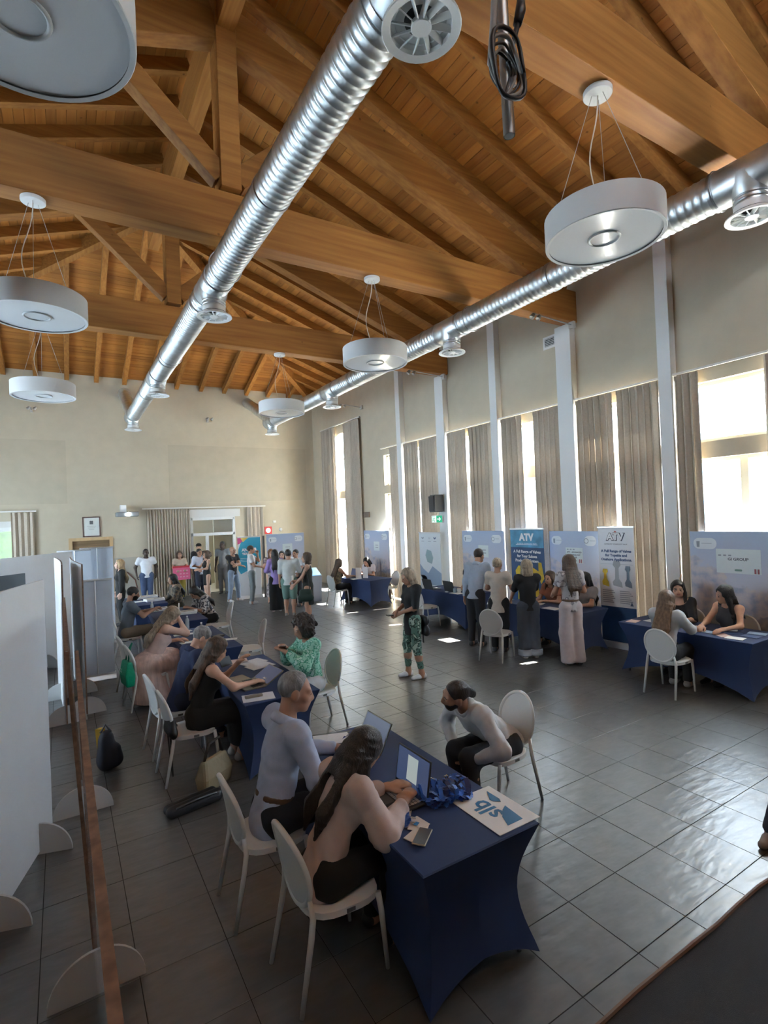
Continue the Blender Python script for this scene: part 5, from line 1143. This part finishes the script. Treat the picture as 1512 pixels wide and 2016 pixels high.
P['laptopw'] = person((8.0,9.15), 188, 'dark-haired woman in cream seated behind the two laptops', h=1.66, pose='sit', hair='black', style='long', skin='l', top=('creamtop',(.60,.55,.45)), sleeve='tank', bottom=('pants','black',BLK), lean=24, head=(10,22,0), ra=(.10,.44,.80), la=(-.12,.40,.80), res=.018, extras=('front',))
P['blueshirt2'] = person((6.58,7.56), 20, 'man in a pale blue shirt leaning in behind the woman in the beige jacket', h=1.82, sex='m', hair='dark', style='short', skin='t', top=('paleblue2',(.36,.42,.52)), sleeve='long', neck='collar', bottom=('pants','charcoal2',(.018,.018,.022)), lean=16, side=0, res=.017, ra=(.12,.36,1.1))
P['beige'] = person((6.64,7.0), 32, 'older woman in a beige sleeveless jacket standing behind the empty chair', h=1.66, hair='ash', style='short', skin='t', top=('beige',(.52,.45,.38)), sleeve='short', bottom=('pants','black',BLK), hem=.20, res=.016, ra=(.10,.30,1.18), la=(-.1,.30,1.15), fat=1.05)
P['jeans'] = person((6.70,6.36), 62, 'woman in a black t-shirt and turned-up jeans seen from behind', h=1.65, hair='ash', style='bob', skin='t', top=('blacktee2',(.014,.014,.016)), sleeve='elbow', bottom=('wide','denim2',(.07,.085,.115)), ra=(.22,.38,.95), la=(-.18,.40,.92), res=.0155, shoe=(.70,.70,.70), fat=1.08)
P['rust'] = person((8.0,6.90), 182, 'brown-haired woman in a rust top seated behind the standing group', h=1.68, pose='sit', hair='brown', style='long', skin='l', top=('rust',(.34,.14,.09)), sleeve='short', bottom=('pants','black',BLK), lean=12, res=.018, extras=('front',), ra=(.12,.40,.80), la=(-.12,.40,.80))
P['wpants'] = person((6.92,5.66), 70, 'woman in wide white trousers with sun on her back', h=1.75, hair='brown', style='long', skin='t', top=('g2', patt('fabric_greywhite', (.50,.48,.50), (.24,.23,.26), 9, (.62,.60,.62))), sleeve='short', bottom=('wide','whitepants',(.52,.46,.48)), ra=(.16,.26,1.12), la=(-.16,.26,1.10), res=.0145, shoe=(.1,.1,.1), belt=True)
P['darkbehind'] = person((8.02,6.18), 176, 'dark-haired woman half hidden behind the woman in white trousers', h=1.70, pose='sit', hair='black', style='long', skin='t', top=('greyblouse',(.24,.22,.22)), sleeve='short', bottom=('pants','black',BLK), res=.018, lean=6, ra=(.12,.40,.80), la=(-.12,.40,.80))
P['backsit'] = person((6.84,4.06), 6, 'long-haired woman in a pale cardigan seated with her back to us at the right table', h=1.70, pose='sit', hair='light', style='long', skin='l', top=('palecardi',(.46,.48,.50)), sleeve='long', bottom=('pants','black',BLK), lean=8, ra=(.16,.46,.80), la=(-.14,.46,.80), res=.0145, shoe=(.35,.32,.30), wr=.005)
P['glasses'] = person((8.0,4.50), 192, 'dark-haired woman with glasses in a black top at the right table', h=1.70, pose='sit', hair='black', style='long', skin='l', top=('blacktop3',(.012,.012,.015)), sleeve='elbow', neck='wide', bottom=('pants','black',BLK), lean=8, head=(18,0,0), ra=(.14,.42,.82), la=(-.12,.40,.80), res=.0145, glasses=True, extras=('front',))
P['sleeveless'] = person((7.98,3.78), 172, 'dark-haired woman in a grey sleeveless top leaning on the right table', h=1.70, pose='sit', hair='black', style='long', skin='l', top=('greytank',(.07,.075,.085)), sleeve='tank', bottom=('pants','black',BLK), lean=10, head=(-26,6,0), ra=(.10,.48,.80), la=(-.20,.46,.80), res=.0145, extras=('front',))
P['edge'] = person((5.17,1.76), 180, 'person at the right edge of whom only the shoes show', h=1.74, pose='sit', sex='m', hair='dark', style='short', top=('charcoal',(.025,.025,.03)), sleeve='long', bottom=('jeans','denim3',(.05,.07,.11)), shoe=(.34,.30,.28), res=.022, shank=.42)
chair(5.2,1.76,180,'white chair just outside the right edge')
# things worn or held that belong to one figure
def child_mb(key, mb, name, m, smooth=True): return mb.build(name, m, P[key]['root'], smooth=smooth)
r = P['cap']; Cp = Field(100); Cp.ell(r['e'](0,-.015,.065), np.array([.094,.112,.075])*1.04, r['Rh']); Cp.cap(r['e'](-.03,.10,.055), r['e'](.03,.10,.055), .02); Cp.cap(r['e'](-.035,.14,.045), r['e'](.035,.14,.045), .012)
zc_ = r['e'](0,0,.04)[2]; Cp.cuts.append(lambda Q: zc_-Q[...,2]); vf_obj('cap', [Cp.mesh(.01)], [mat('cap_black', (.012,.012,.014), .8)], r['root'])
r = P['wshirt']; u_ = r['up']; mbx = MB(); mbx.tube([tuple(u_(.02,.135,.36)), tuple(u_(.02,.145,.24))], [.012,.03], 8); child_mb('wshirt', mbx, 'hanging_sunglasses', M_dark)
r = P['strap']; u_ = r['up']; mbx = MB(); mbx.tube([tuple(u_(-.12,.03,.50)), tuple(u_(-.09,.135,.38)), tuple(u_(-.05,.15,.16))], .018, 6); child_mb('strap', mbx, 'bag_strap', M_dark)
r = P['bdress']; u_ = r['up']; mbx = MB(); mbx.tube([tuple(u_(.13,.06,.40)), tuple(u_(.13,-.02,.50)), tuple(u_(.13,-.13,.38)), tuple(u_(.10,-.15,.15))], [.03,.035,.04,.045], 8); child_mb('bdress', mbx, 'white_scarf', mat('cloth_whitescarf', (.75,.75,.73), .9))
for k in (-1, 1):
    pe = P['jeans']; an = np.array([k*.095*.96, -.02, .12]); mbx = MB().lathe([(.112,-.05),(.118,-.05),(.118,.05),(.112,.05)], 20, Matrix.Translation((an[0], an[1], .115)), cap=False); child_mb('jeans', mbx, 'turn_up', mat('cloth_denimcuff', (.32,.36,.42), .9))
# ------------------------------------------------------------------ things on the tables
TZ = .741
def flat(name, x, y, z, wd, dp, deg, m, label, cat, th=.0022, group=None):
    o = MB().box((-wd/2,-dp/2,0),(wd/2,dp/2,th)).build(name, m, None); o.location = (x,y,z); o.rotation_euler = (0,0,math.radians(deg)); return tag(o, label, cat, group)
M_sheet2 = mat('paper_print', (.66,.67,.70), .7, noise=.10, nscale=60, stretch=(1,6,1)); M_pinkp = mat('paper_pink', (.66,.50,.45), .7); M_brown = mat('folder_olive', (.20,.18,.12), .6)
def laptop(x, y, deg, label, wd=.36, dp=.245, open_=104, col=(.05,.052,.055), lit=True, screen=(.05,.06,.10)):
    """user sits at local -y"""
    o = empty('laptop', (x,y,TZ), math.radians(deg), label, 'laptop', 'open laptops'); bm = mat('laptop_%d' % int(col[0]*1000), col, .4, metal=.3)
    MB().box((-wd/2,-dp/2,0),(wd/2,dp/2,.016)).build('base', bm, o, bevel=.004)
    kb = MB()
    for r_ in range(5):
        for c_ in range(14): a = -wd/2+.025+c_*(wd-.05)/14; b = -.02+r_*.024; kb.box((a+.002,b,.016),(a+(wd-.05)/14-.003,b+.019,.0185))
    kb.build('keyboard', mat('keys_lit' if lit else 'keys_dark', (.55,.58,.62) if lit else (.03,.03,.03), .5), o)
    MB().box((-.055,-dp/2+.015,.016),(.055,-.03,.0168)).build('touchpad', mat('touchpad_grey', (.10,.10,.105), .4), o)
    R_ = Matrix.Translation((0,dp/2,.014)) @ Matrix.Rotation(math.radians(90-open_), 4, 'X')
    lid = MB().box((-wd/2,0,0),(wd/2,.008,.235), R_).build('lid', bm, o, bevel=.003)
    MB().box((-wd/2+.012,-.0015,.018),(wd/2-.012,0,.225), R_).build('screen', mat('screen_%d' % int(screen[2]*100), screen, .25, emit=.35), lid)
    return o, R_
lp, R_ = laptop(1.71,2.80,-90,'open black laptop with lit keys before the long-haired woman', open_=100, screen=(.045,.065,.13))
MB().box((-.055,-.003,.05),(.055,-.0016,.20), R_).build('open_page', mat('page_pale', (.42,.50,.50), .4, emit=.25), lp)
laptop(1.80,3.50,-90,'open olive grey laptop in front of the man in the blue shirt', col=(.16,.155,.13), lit=False, open_=118)
laptop(1.66,5.62,-84,'open olive laptop in front of the woman in black', col=(.17,.16,.125), lit=False, open_=150)
laptop(7.42,10.02,90,'black laptop beside the white mug on the window table', lit=False); laptop(7.52,9.35,90,'black laptop in front of the woman in cream', lit=False)
laptop(7.20,13.75,-84,'dark laptop on the far table', col=(.10,.09,.08), lit=False)
# logo sheet
lg = empty('logo_sheet', (2.125,2.355,TZ), 0, 'white sheet with a blue triangle logo and lettering on the table corner', 'sign'); MB().box((-.155,-.212,0),(.155,.212,.003)).build('sheet', M_paper, lg)
M_lblue = mat('logo_blue', (.02,.16,.36), .5)
# text read from the +y side: its up points to -x+... sheet is turned away from the camera
text('slb', .175, (-.035,.02,.0040), M_lblue, lg, rot=(0,0,math.radians(90)), bold=.003)
MB().prism([(.045,.085,.0035),(.10,.17,.0035),(.10,.06,.0035),(.085,.03,.0035),(.05,.06,.0035)], (0,0,.0012)).build('logo_triangle', M_lblue, lg)
MB().prism([(.075,-.015,.0035),(.06,-.17,.0035),(-.055,-.17,.0035),(-.02,-.09,.0035),(.03,-.04,.0035)], (0,0,.0012)).build('logo_triangle', mat('logo_blue',()), lg)
# lanyards: ribbons looped into a pile with metal clips
M_rib = mat('ribbon_blue', (.05,.17,.58), .3, noise=.3, nscale=12); M_ribd = mat('ribbon_navy', (.02,.04,.16), .4); M_clip = mat('clip_steel', (.7,.7,.7), .25, metal=1.0)
def lanyards(x, y, deg, n, L, label, hgt, m, seed, spread):
    o = empty('lanyard_bundle', (x,y,TZ), math.radians(deg), label, 'lanyards', 'bundles of lanyards'); r_ = random.Random(seed)
    for k in range(n):
        ox, z0 = r_.uniform(-spread,spread), r_.uniform(.008,hgt); a0 = r_.uniform(-.25,.25); pts = []
        rr = r_.uniform(.5,1); ww = r_.uniform(.25,.8)
        for i in range(17):
            t = 2*PI*i/16; px_ = ox+spread*ww*math.sin(t)*.8; py_ = L*(math.cos(t)*.5*rr); pts.append((px_*math.cos(a0)-py_*math.sin(a0), px_*math.sin(a0)+py_*math.cos(a0), max(.006, z0*(.55+.45*math.sin(t*2+k))*(1.0-.5*abs(math.cos(t))))))
        mb = MB(); wv = .014
        for i in range(16):
            p, q = Vector(pts[i]), Vector(pts[i+1]); d = (q-p); s_ = Vector((-d.y,d.x,r_.uniform(-.6,.6)*d.length)); s_ = s_.normalized()*wv if s_.length > 1e-6 else Vector((wv,0,0)); mb.add([p-s_, p+s_, q+s_, q-s_], [(0,1,2,3)])
        mb.build('ribbon', m if k % 3 else M_ribd, o)
        e_ = Vector(pts[0]); MB().tube([e_, e_+Vector((r_.uniform(-.01,.01),.018,.004)), e_+Vector((r_.uniform(-.02,.02),.035,.0))], [.004,.007,.003], 6).build('clip', M_clip, o)
    return o
lanyards(1.985,2.66,-18,34,.28,'shiny blue bundle of lanyards beside the logo sheet',.10,M_rib,2,.11)
lanyards(2.03,3.74,-62,16,.36,'flat navy bundle of lanyards at the far end of the foreground table',.03,M_ribd,5,.07)
# badges and phone
bd = empty('badge_cards', (1.66,2.49,TZ), math.radians(-62), 'small stack of badge cards with a blue lanyard beside the phone', 'badge')
for k, (a, b, c_) in enumerate(((-.02,.0,0),(.02,-.015,14),(.005,.02,-20))): MB().box((-.055,-.037,.001+.002*k),(.055,.037,.0025+.002*k), Matrix.Translation((a,b,0)) @ Matrix.Rotation(math.radians(c_),4,'Z')).build('card', mat('card_cream', (.70,.62,.54), .5), bd)
MB().box((-.012,-.016,.0088),(.012,.016,.0094)).build('card_mark', M_lblue, bd)
for k in range(4):
    mb = MB(); pts = [(-.06-.03*math.sin(t*1.1+k), .05*math.sin(t+k)+.02*k-.03, .012+.018*math.sin(t*.7+k)**2) for t in [i*.5 for i in range(9)]]
    for i in range(8): p, q = Vector(pts[i]), Vector(pts[i+1]); s_ = Vector((.007,.003,.004)); mb.add([p-s_, p+s_, q+s_, q-s_], [(0,1,2,3)])
    mb.build('ribbon', M_rib, bd)
MB().tube([(-.05,.0,.02),(-.03,.01,.03),(-.02,.03,.02)], .006, 6).build('clip', M_clip, bd)
ph = empty('phone', (1.615,2.37,TZ+.006), math.radians(-52), 'gold phone lying on white cards near the table edge', 'phone'); MB().box((-.038,-.077,0),(.038,.077,.009)).build('case', mat('phone_gold', (.45,.38,.28), .35, metal=.5), ph, bevel=.006); MB().box((-.034,-.072,.009),(.034,.072,.0096)).build('screen', mat('phone_glass', (.10,.10,.10), .08), ph)
flat('card_sheet', 1.60,2.40,TZ,.11,.10,20,mat('card_cream2', (.70,.66,.58), .5),'cream card sheet under the gold phone','card',.005)
flat('notepad', 1.635,2.60,TZ,.10,.20,-40,mat('notepad_beige', (.62,.52,.44), .6),'beige notepad beside the black laptop','notepad',.006)
pn_ = tag(MB().tube([(1.56,2.62,TZ+.012),(1.66,2.50,TZ+.012)], .005, 8).build('pen', mat('pen_silver', (.7,.66,.55), .3, metal=.8), None), 'silver pen beside the beige notepad', 'pen')
fo = empty('clip_folder', (1.78,3.82,TZ), math.radians(-20), 'black folder holding a white form at the end of the foreground table', 'folder'); MB().box((-.17,-.12,0),(.17,.12,.008)).build('cover', M_dark, fo); MB().box((-.15,-.10,.008),(.13,.09,.010)).build('form', M_sheet2, fo); MB().box((.13,-.04,.008),(.16,.04,.016)).build('clamp', M_clip, fo)
# second table
for x_, y_, a, m_, l in ((1.62,5.18,-12,M_sheet2,'white printed sheets at the near end of the second table'),(1.98,6.50,20,M_sheet2,'white form at the far end of the second table'),(2.00,6.28,14,M_sheet2,'white form in front of the other on the second table'),(1.80,6.66,-10,M_pinkp,'pale pink leaflet at the far end of the second table'),(1.58,5.92,10,mat('folder_tan', (.34,.28,.20), .6),'tan folder in front of the woman in black')):
    flat('paper_sheet', x_, y_, TZ, .31, .22, a, m_, l, 'paper', .004, 'papers on the second table')
flat('glasses_case', 1.58,5.20,TZ+.0045,.17,.045,-4,mat('case_taupe', (.22,.19,.15), .5),'taupe case lying on the white sheets','case',.022)
flat('small_box', 1.86,5.62,TZ,.07,.05,10,M_paper,'small white box beside the olive laptop','box',.05)
tag(MB().box((-.075,-.004,-.05),(.075,.004,.05), Matrix.Translation((1.44,5.70,1.02)) @ Matrix.Rotation(.5,4,'Z') @ Matrix.Rotation(-.5,4,'X')).build('tablet_phone', M_dark, None, bevel=.004), 'dark phone held up by the woman in black', 'phone')
# third table
def bottle(x, y, label):
    o = empty('water_bottle', (x,y,TZ), 0, label, 'bottle', 'clear water bottles'); MB().lathe([(0,0),(.030,0),(.033,.006),(.033,.05),(.030,.06),(.033,.07),(.033,.14),(.026,.17),(.012,.195),(.012,.205)], 20).build('body', mat('bottle_clear', (.70,.76,.78), .08, alpha=.45), o, smooth=True); MB().lathe([(0,.203),(.015,.203),(.015,.222),(0,.222)], 16).build('cap', mat('cap_white', (.75,.78,.8), .5), o)
bottle(1.74,9.28,'water bottle at the far end of the third table'); bottle(1.80,8.50,'water bottle beside the grey-haired man in navy')
for x_, y_, a, l in ((1.62,9.10,6,'long white leaflet at the far end of the third table'),(1.60,8.86,-4,'white leaflet before the long one on the third table'),(1.58,8.24,8,'wide white leaflet beside the woman in the pink dress'),(2.06,8.02,-20,'white sheet at the right edge of the third table')):
    flat('leaflet', x_, y_, TZ, .30, .12, a, M_paper, l, 'leaflet', .004, 'leaflets on the third table')
flat('dark_pouch', 2.00,8.28,TZ,.16,.10,30,M_dark,'dark pouch at the right edge of the third table','pouch',.03)
# fourth and fifth tables
def tray(x, y, deg, label):
    o = empty('leaflet_tray', (x,y,TZ), math.radians(deg), label, 'tray', 'white trays of leaflets'); MB().prism([(-.20,-.13,0),(.20,-.13,0),(.23,.13,0),(-.23,.13,0)], (0,0,.05)).build('tray', M_paper, o, bevel=.008); MB().box((-.17,-.10,.05),(.16,.10,.056)).build('leaflets', mat('leaflet_grey', (.45,.42,.38), .6, noise=.4, nscale=20), o); return o
tray(1.62,11.72,8,'white leaflet tray left on the table with trays'); tray(2.02,10.90,-8,'white leaflet tray before the woman in black and white')
mk_ = tag(MB().tube([(1.92,11.05,TZ+.05),(1.93,11.06,TZ+.20)], .012, 8).build('white_marker', M_paper, None), 'white marker standing beside the tray', 'marker'); bottle(1.50,11.55,'water bottle beside the man in grey')
tray(1.74,14.0,0,'tray of grey leaflets at the back of the farthest table'); tray(1.80,13.35,4,'tray of grey leaflets at the front of the farthest table'); flat('paper_sheet', 1.42,13.45,TZ,.30,.21,10,M_paper,'white sheet on the farthest left table','paper',.003)
wd_ = tag(MB().lathe([(0,.0),(.05,.0),(.06,.03),(.05,.08),(.03,.10),(0,.105)], 16, Matrix.Translation((1.50,13.85,TZ))).build('white_bowl', M_paper, None, smooth=True), 'round white container on the farthest left table', 'container')
# window tables
def mug(x, y, label, m_):
    o = empty('mug', (x,y,TZ), 0, label, 'mug', 'mugs on the window table'); MB().lathe([(0,.0),(.036,0),(.040,.01),(.040,.095),(.036,.095),(.035,.012),(0,.012)], 20).build('cup', m_, o, smooth=True, auto=40); MB().tube([(.038+.026*math.sin(PI*k/8), 0, .02+.06*k/8) for k in range(9)], .006, 6).build('handle', m_, o)
mug(7.30,10.22,'white mug beside the left laptop', M_paper); mug(7.36,9.12,'pale blue mug on the paper by the right laptop', mat('mug_blue', (.40,.52,.64), .4)); mug(7.42,9.05,'white mug next to the pale blue one', mat('mug_white', (.72,.74,.75), .4))
flat('paper_sheet', 7.34,9.04,TZ,.20,.30,0,M_paper,'white sheet under the mugs','paper',.003); tag(MB().box((7.24,9.27,TZ),(7.30,9.34,TZ+.025)).build('mouse', M_paper, None, bevel=.01), 'white mouse near the edge of the laptop table', 'mouse')
for k, (x_, y_, a, l) in enumerate(((7.36,6.42,0,'printed sheet on the table behind the women'),(7.52,6.95,20,'white sheet left on the table behind the women'))): flat('paper_sheet', x_, y_, TZ, .21, .30, a, M_sheet2, l, 'paper', .003)
rn = random.Random(11); names = ('pink','white','navy','grey')
cols = (mat('leaf_pink', (.62,.46,.42), .6), M_paper, mat('leaf_navy', (.05,.09,.22), .5), mat('leaf_blue', (.30,.42,.62), .5))
spots = ((7.38,4.88,0,'pink leaflet fan at the left end of the right table'),(7.60,4.72,1,'white leaflet at the left end of the right table'),(7.52,4.52,3,'pale blue leaflet before the woman with glasses'),(7.62,4.05,1,'white leaflet between the two seated women'),(7.45,3.98,0,'pink leaflet behind the seated woman in the cardigan'),(7.62,3.60,2,'navy leaflet in front of the sleeveless woman'),(7.40,3.62,0,'pinkish leaflet fan at the front of the right table'),(7.34,3.44,1,'white leaflet at the front corner of the right table'),(7.58,3.36,2,'navy leaflet at the right front corner'),(7.80,3.70,1,'white leaflet under the sleeveless woman\'s hands'),(7.46,3.80,3,'pale blue leaflet at the front edge of the right table'),(7.80,3.38,3,'pale blue leaflet at the right end of the table'))
for x_, y_, c_, l in spots: flat('leaflet', x_, y_, TZ+rn.uniform(0,.004), .15, .21, rn.uniform(0,180), cols[c_], l, 'leaflet', .003, 'leaflets on the right table')
br = empty('brochure_stand', (7.30,13.25,TZ), math.radians(-60), 'two white brochures standing on the far table', 'brochures'); MB().box((-.20,0,0),(-.02,.02,.30)).build('brochure', M_paper, br); MB().box((.02,.03,0),(.18,.05,.28)).build('brochure', M_paper, br)
flat('paper_sheet', 7.12,13.25,TZ,.30,.21,0,M_paper,'white sheet at the front of the far table','paper',.003)
ts_ = empty('touch_kiosk', (6.42,14.75,0), math.radians(0), 'slanted blue touch screen kiosk behind the standing group', 'kiosk'); MB().prism([(-.25,-.05,0),(-.25,.25,0),(-.25,.25,1.0),(-.25,-.15,.78)], (.5,0,0)).build('cabinet', mat('kiosk_pale', (.52,.56,.64), .4), ts_); MB().prism([(-.22,-.135,.795),(-.22,.225,.99),(.22,.225,.99),(.22,-.135,.795)], (0,-.004,.008)).build('screen', mat('screen_blue', (.12,.34,.62), .2, emit=.5), ts_)
# ------------------------------------------------------------------ things held
def held(key, name, mb, m, label, cat):
    o = mb.build(name, m, None); rt = P[key]['root']; o.location = rt.location; o.rotation_euler = rt.rotation_euler; return tag(o, label, cat)
def hp_(key, k): w_ = P[key]['W'][k]; d = unit_(w_-P[key]['E'][k]); return Vector(w_+d*.09)
q = (hp_('pinksign',1)+hp_('pinksign',-1))/2
sg = empty('pink_sign', P['pinksign']['root'].location, P['pinksign']['root'].rotation_euler.z, 'bright pink sign with red rim held by the woman at the curtain', 'sign')
MB().box((-.27,q.y+.005,q.z-.30),(.27,q.y+.012,q.z+.16)).build('card', mat('pink_card', (.85,.16,.30), .6), sg); MB().box((-.27,q.y+.012,q.z+.10),(.27,q.y+.016,q.z+.16)).build('red_rim', mat('red_rim', (.62,.04,.06), .6), sg)
for k in range(3): 
    for c_ in range(4-k % 2): MB().box((-.20+.10*c_,q.y+.012,q.z-.22+.10*k),(-.14+.10*c_,q.y+.015,q.z-.18+.10*k)).build('mark', mat('pink_pale', (.88,.40,.50), .6), sg)
q = hp_('camo',-1); held('camo','phone',MB().box((q.x-.02,q.y-.02,q.z),(q.x+.06,q.y+.12,q.z+.012)),M_dark,'phone in the hands of the woman with camouflage trousers','phone')
q = hp_('paper',1); held('paper','paper_sheet',MB().box((q.x-.05,q.y-.02,q.z-.12),(q.x+.14,q.y+.005,q.z+.16)),M_paper,'white papers held by the woman in the dark sleeveless dress','paper')
q = hp_('blue',-1); held('blue','pen',MB().tube([(q.x-.03,q.y-.02,q.z-.02),(q.x+.02,q.y+.03,q.z+.08)],.004,6),M_clip,'pen in the hand of the man in the blue shirt','pen')
q = hp_('glasses',1); held('glasses','paper_sheet',MB().box((q.x-.10,q.y-.01,q.z),(q.x+.08,q.y+.12,q.z+.004),Matrix.Rotation(0,4,'X')),M_paper,'white card in the hand of the woman with glasses','paper')
# ------------------------------------------------------------------ bags
gb_ = empty('green_bag', (.70,8.00,.34), math.radians(8), 'bright green carrier bag hanging from the chair of the pink dress', 'bag')
MB().rings([[(-.05,-.16,0),(.05,-.16,0),(.05,.16,0),(-.05,.16,0)],[(-.065,-.17,.15),(.065,-.17,.15),(.065,.17,.15),(-.065,.17,.15)],[(-.03,-.15,.33),(.03,-.15,.33),(.03,.15,.33),(-.03,.15,.33)]]).build('bag', mat('bag_green', (.0,.36,.20), .45, bump=.3, bscale=30), gb_, bevel=.02)
for y_ in (-.07, .07): MB().tube([(0,y_,.32),(.02,y_*.6,.45),(.07,0,.56)], .010, 6).build('handle', mat('bag_green2', (.0,.22,.12), .5), gb_)
text('Z', .07, (-.068,.05,.20), M_wht, gb_, rot=(PI/2,0,-PI/2), bold=.001)
hb = empty('black_handbag', (.80,5.50,.44), math.radians(5), 'black handbag with a hanging strap on the chair of the woman in black', 'handbag')
Hf = Field(60); Hf.cap((.04,-.10,.06), (.04,.10,.06), .06, .06, 1.5, (1,0,0)); Hf.cap((.04,-.08,.14), (.04,.08,.14), .05, .05, 1.5, (1,0,0)); vf_obj('pouch', [Hf.mesh(.012)], [mat('leather_black', (.012,.012,.013), .45)], hb)
MB().tube([(.02+.0*k, -.06-.05*math.sin(PI*k/16), .08-.42*math.sin(PI*k/16)) if k < 8 else (.02, -.06+.11*(k-8)/8-.05*math.cos((k-8)*PI/16), .08-.42*math.sin(PI*k/16)) for k in range(17)], .007, 6).build('strap', mat('leather_black',()), hb, smooth=True)
MB().box((.095,-.03,.09),(.10,.03,.11)).build('clasp', M_clip, hb)
tb = empty('tan_bag', (1.16,5.16,.0), math.radians(35), 'olive tan shoulder bag slumped on the floor under the woman in black', 'bag')
MB().rings([[(-.17,-.06,0),(.17,-.06,0),(.17,.06,0),(-.17,.06,0)],[(-.19,-.075,.14),(.19,-.075,.14),(.19,.075,.14),(-.19,.075,.14)],[(-.15,-.03,.30),(.15,-.03,.30),(.15,.03,.30),(-.15,.03,.30)]]).build('bag', mat('leather_tan', (.24,.19,.11), .6, bump=.3, bscale=20), tb, bevel=.03); MB().tube([(-.13,0,.28),(-.08,-.02,.44),(.06,-.02,.45),(.12,0,.28)], .014, 8).build('strap', mat('strap_dark', (.03,.022,.016), .6), tb, smooth=True)
ub = empty('black_bag', (.92,4.86,0), math.radians(12), 'long black bag lying flat on the floor beside the chairs', 'bag')
Uf = Field(60); Uf.cap((-.20,0,.05), (.20,.0,.05), .05, .055, 1.0, (0,0,1)); Uf.cap((-.20,.09,.04), (.20,.10,.04), .04, .045); Uf.cuts.append(lambda Q: .004-Q[...,2]); vf_obj('bag', [Uf.mesh(.012)], [mat('nylon_black', (.013,.013,.015), .5)], ub); MB().tube([(-.18,-.04,.09),(0,-.06,.11),(.18,-.04,.09)], .010, 6).build('strap', M_dark, ub)
bp = empty('backpack', (.32,6.20,0), math.radians(70), 'dark backpack with a yellow panel on the floor behind the long board', 'backpack')
Bf = Field(50); Bf.cap((0,0,.12), (0,0,.30), .13, .10, 1.4, (0,1,0)); Bf.cap((0,-.08,.10), (0,-.08,.20), .08, .06); Bf.cuts.append(lambda Q: .004-Q[...,2]); vf_obj('sack', [Bf.mesh(.015)], [mat('nylon_navy', (.014,.016,.028), .6)], bp); MB().prism([(.08,.06,.05),(.15,.02,.05),(.10,.04,.40),(.05,.07,.40)], (.01,.05,0)).build('yellow_panel', mat('nylon_yellow', (.52,.34,.03), .6), bp); MB().tube([(0,-.05,.38),(0,0,.46),(0,.05,.38)], .012, 6).build('handle', M_dark, bp)
db = empty('shoulder_bag', (4.76,11.36,.62), math.radians(150), 'dark green bag hanging at the side of the woman with papers', 'bag'); Df = Field(50); Df.cap((-.10,0,.06), (.10,0,.06), .09, .09, 1.7, (0,1,0)); Df.cap((-.08,0,.20), (.08,0,.20), .07, .07, 1.8, (0,1,0)); vf_obj('bag', [Df.mesh(.018)], [mat('leather_green', (.02,.045,.035), .6)], db); MB().tube([(-.1,0,.22),(-.05,0,.6),(.02,0,.78)], .012, 6).build('strap', M_dark, db)
kb_ = empty('side_bag', (4.70,6.62,.66), math.radians(172), 'black bag hanging behind the woman with camouflage trousers', 'bag'); Kf = Field(50); Kf.cap((0,-.06,.06), (0,.08,.06), .08, .08, 1.4, (1,0,0)); Kf.cap((0,-.05,.22), (0,.07,.22), .07, .07, 1.4, (1,0,0)); vf_obj('bag', [Kf.mesh(.016)], [mat('nylon_black',())], kb_); MB().tube([(0,-.04,.0),(0,-.04,-.13),(0,-.02,-.14),(0,-.02,0)], .006, 6).build('strap_end', M_dark, kb_)
# ------------------------------------------------------------------ lettering to plain meshes
dg = bpy.context.evaluated_depsgraph_get()
for o in [o for o in bpy.data.objects if o.type == 'FONT']:
    me = bpy.data.meshes.new_from_object(o.evaluated_get(dg)); n_ = bpy.data.objects.new('lettering', me); C.objects.link(n_)
    n_.parent = o.parent; n_.location = o.location; n_.rotation_euler = o.rotation_euler; n_.scale = o.scale; bpy.data.objects.remove(o)
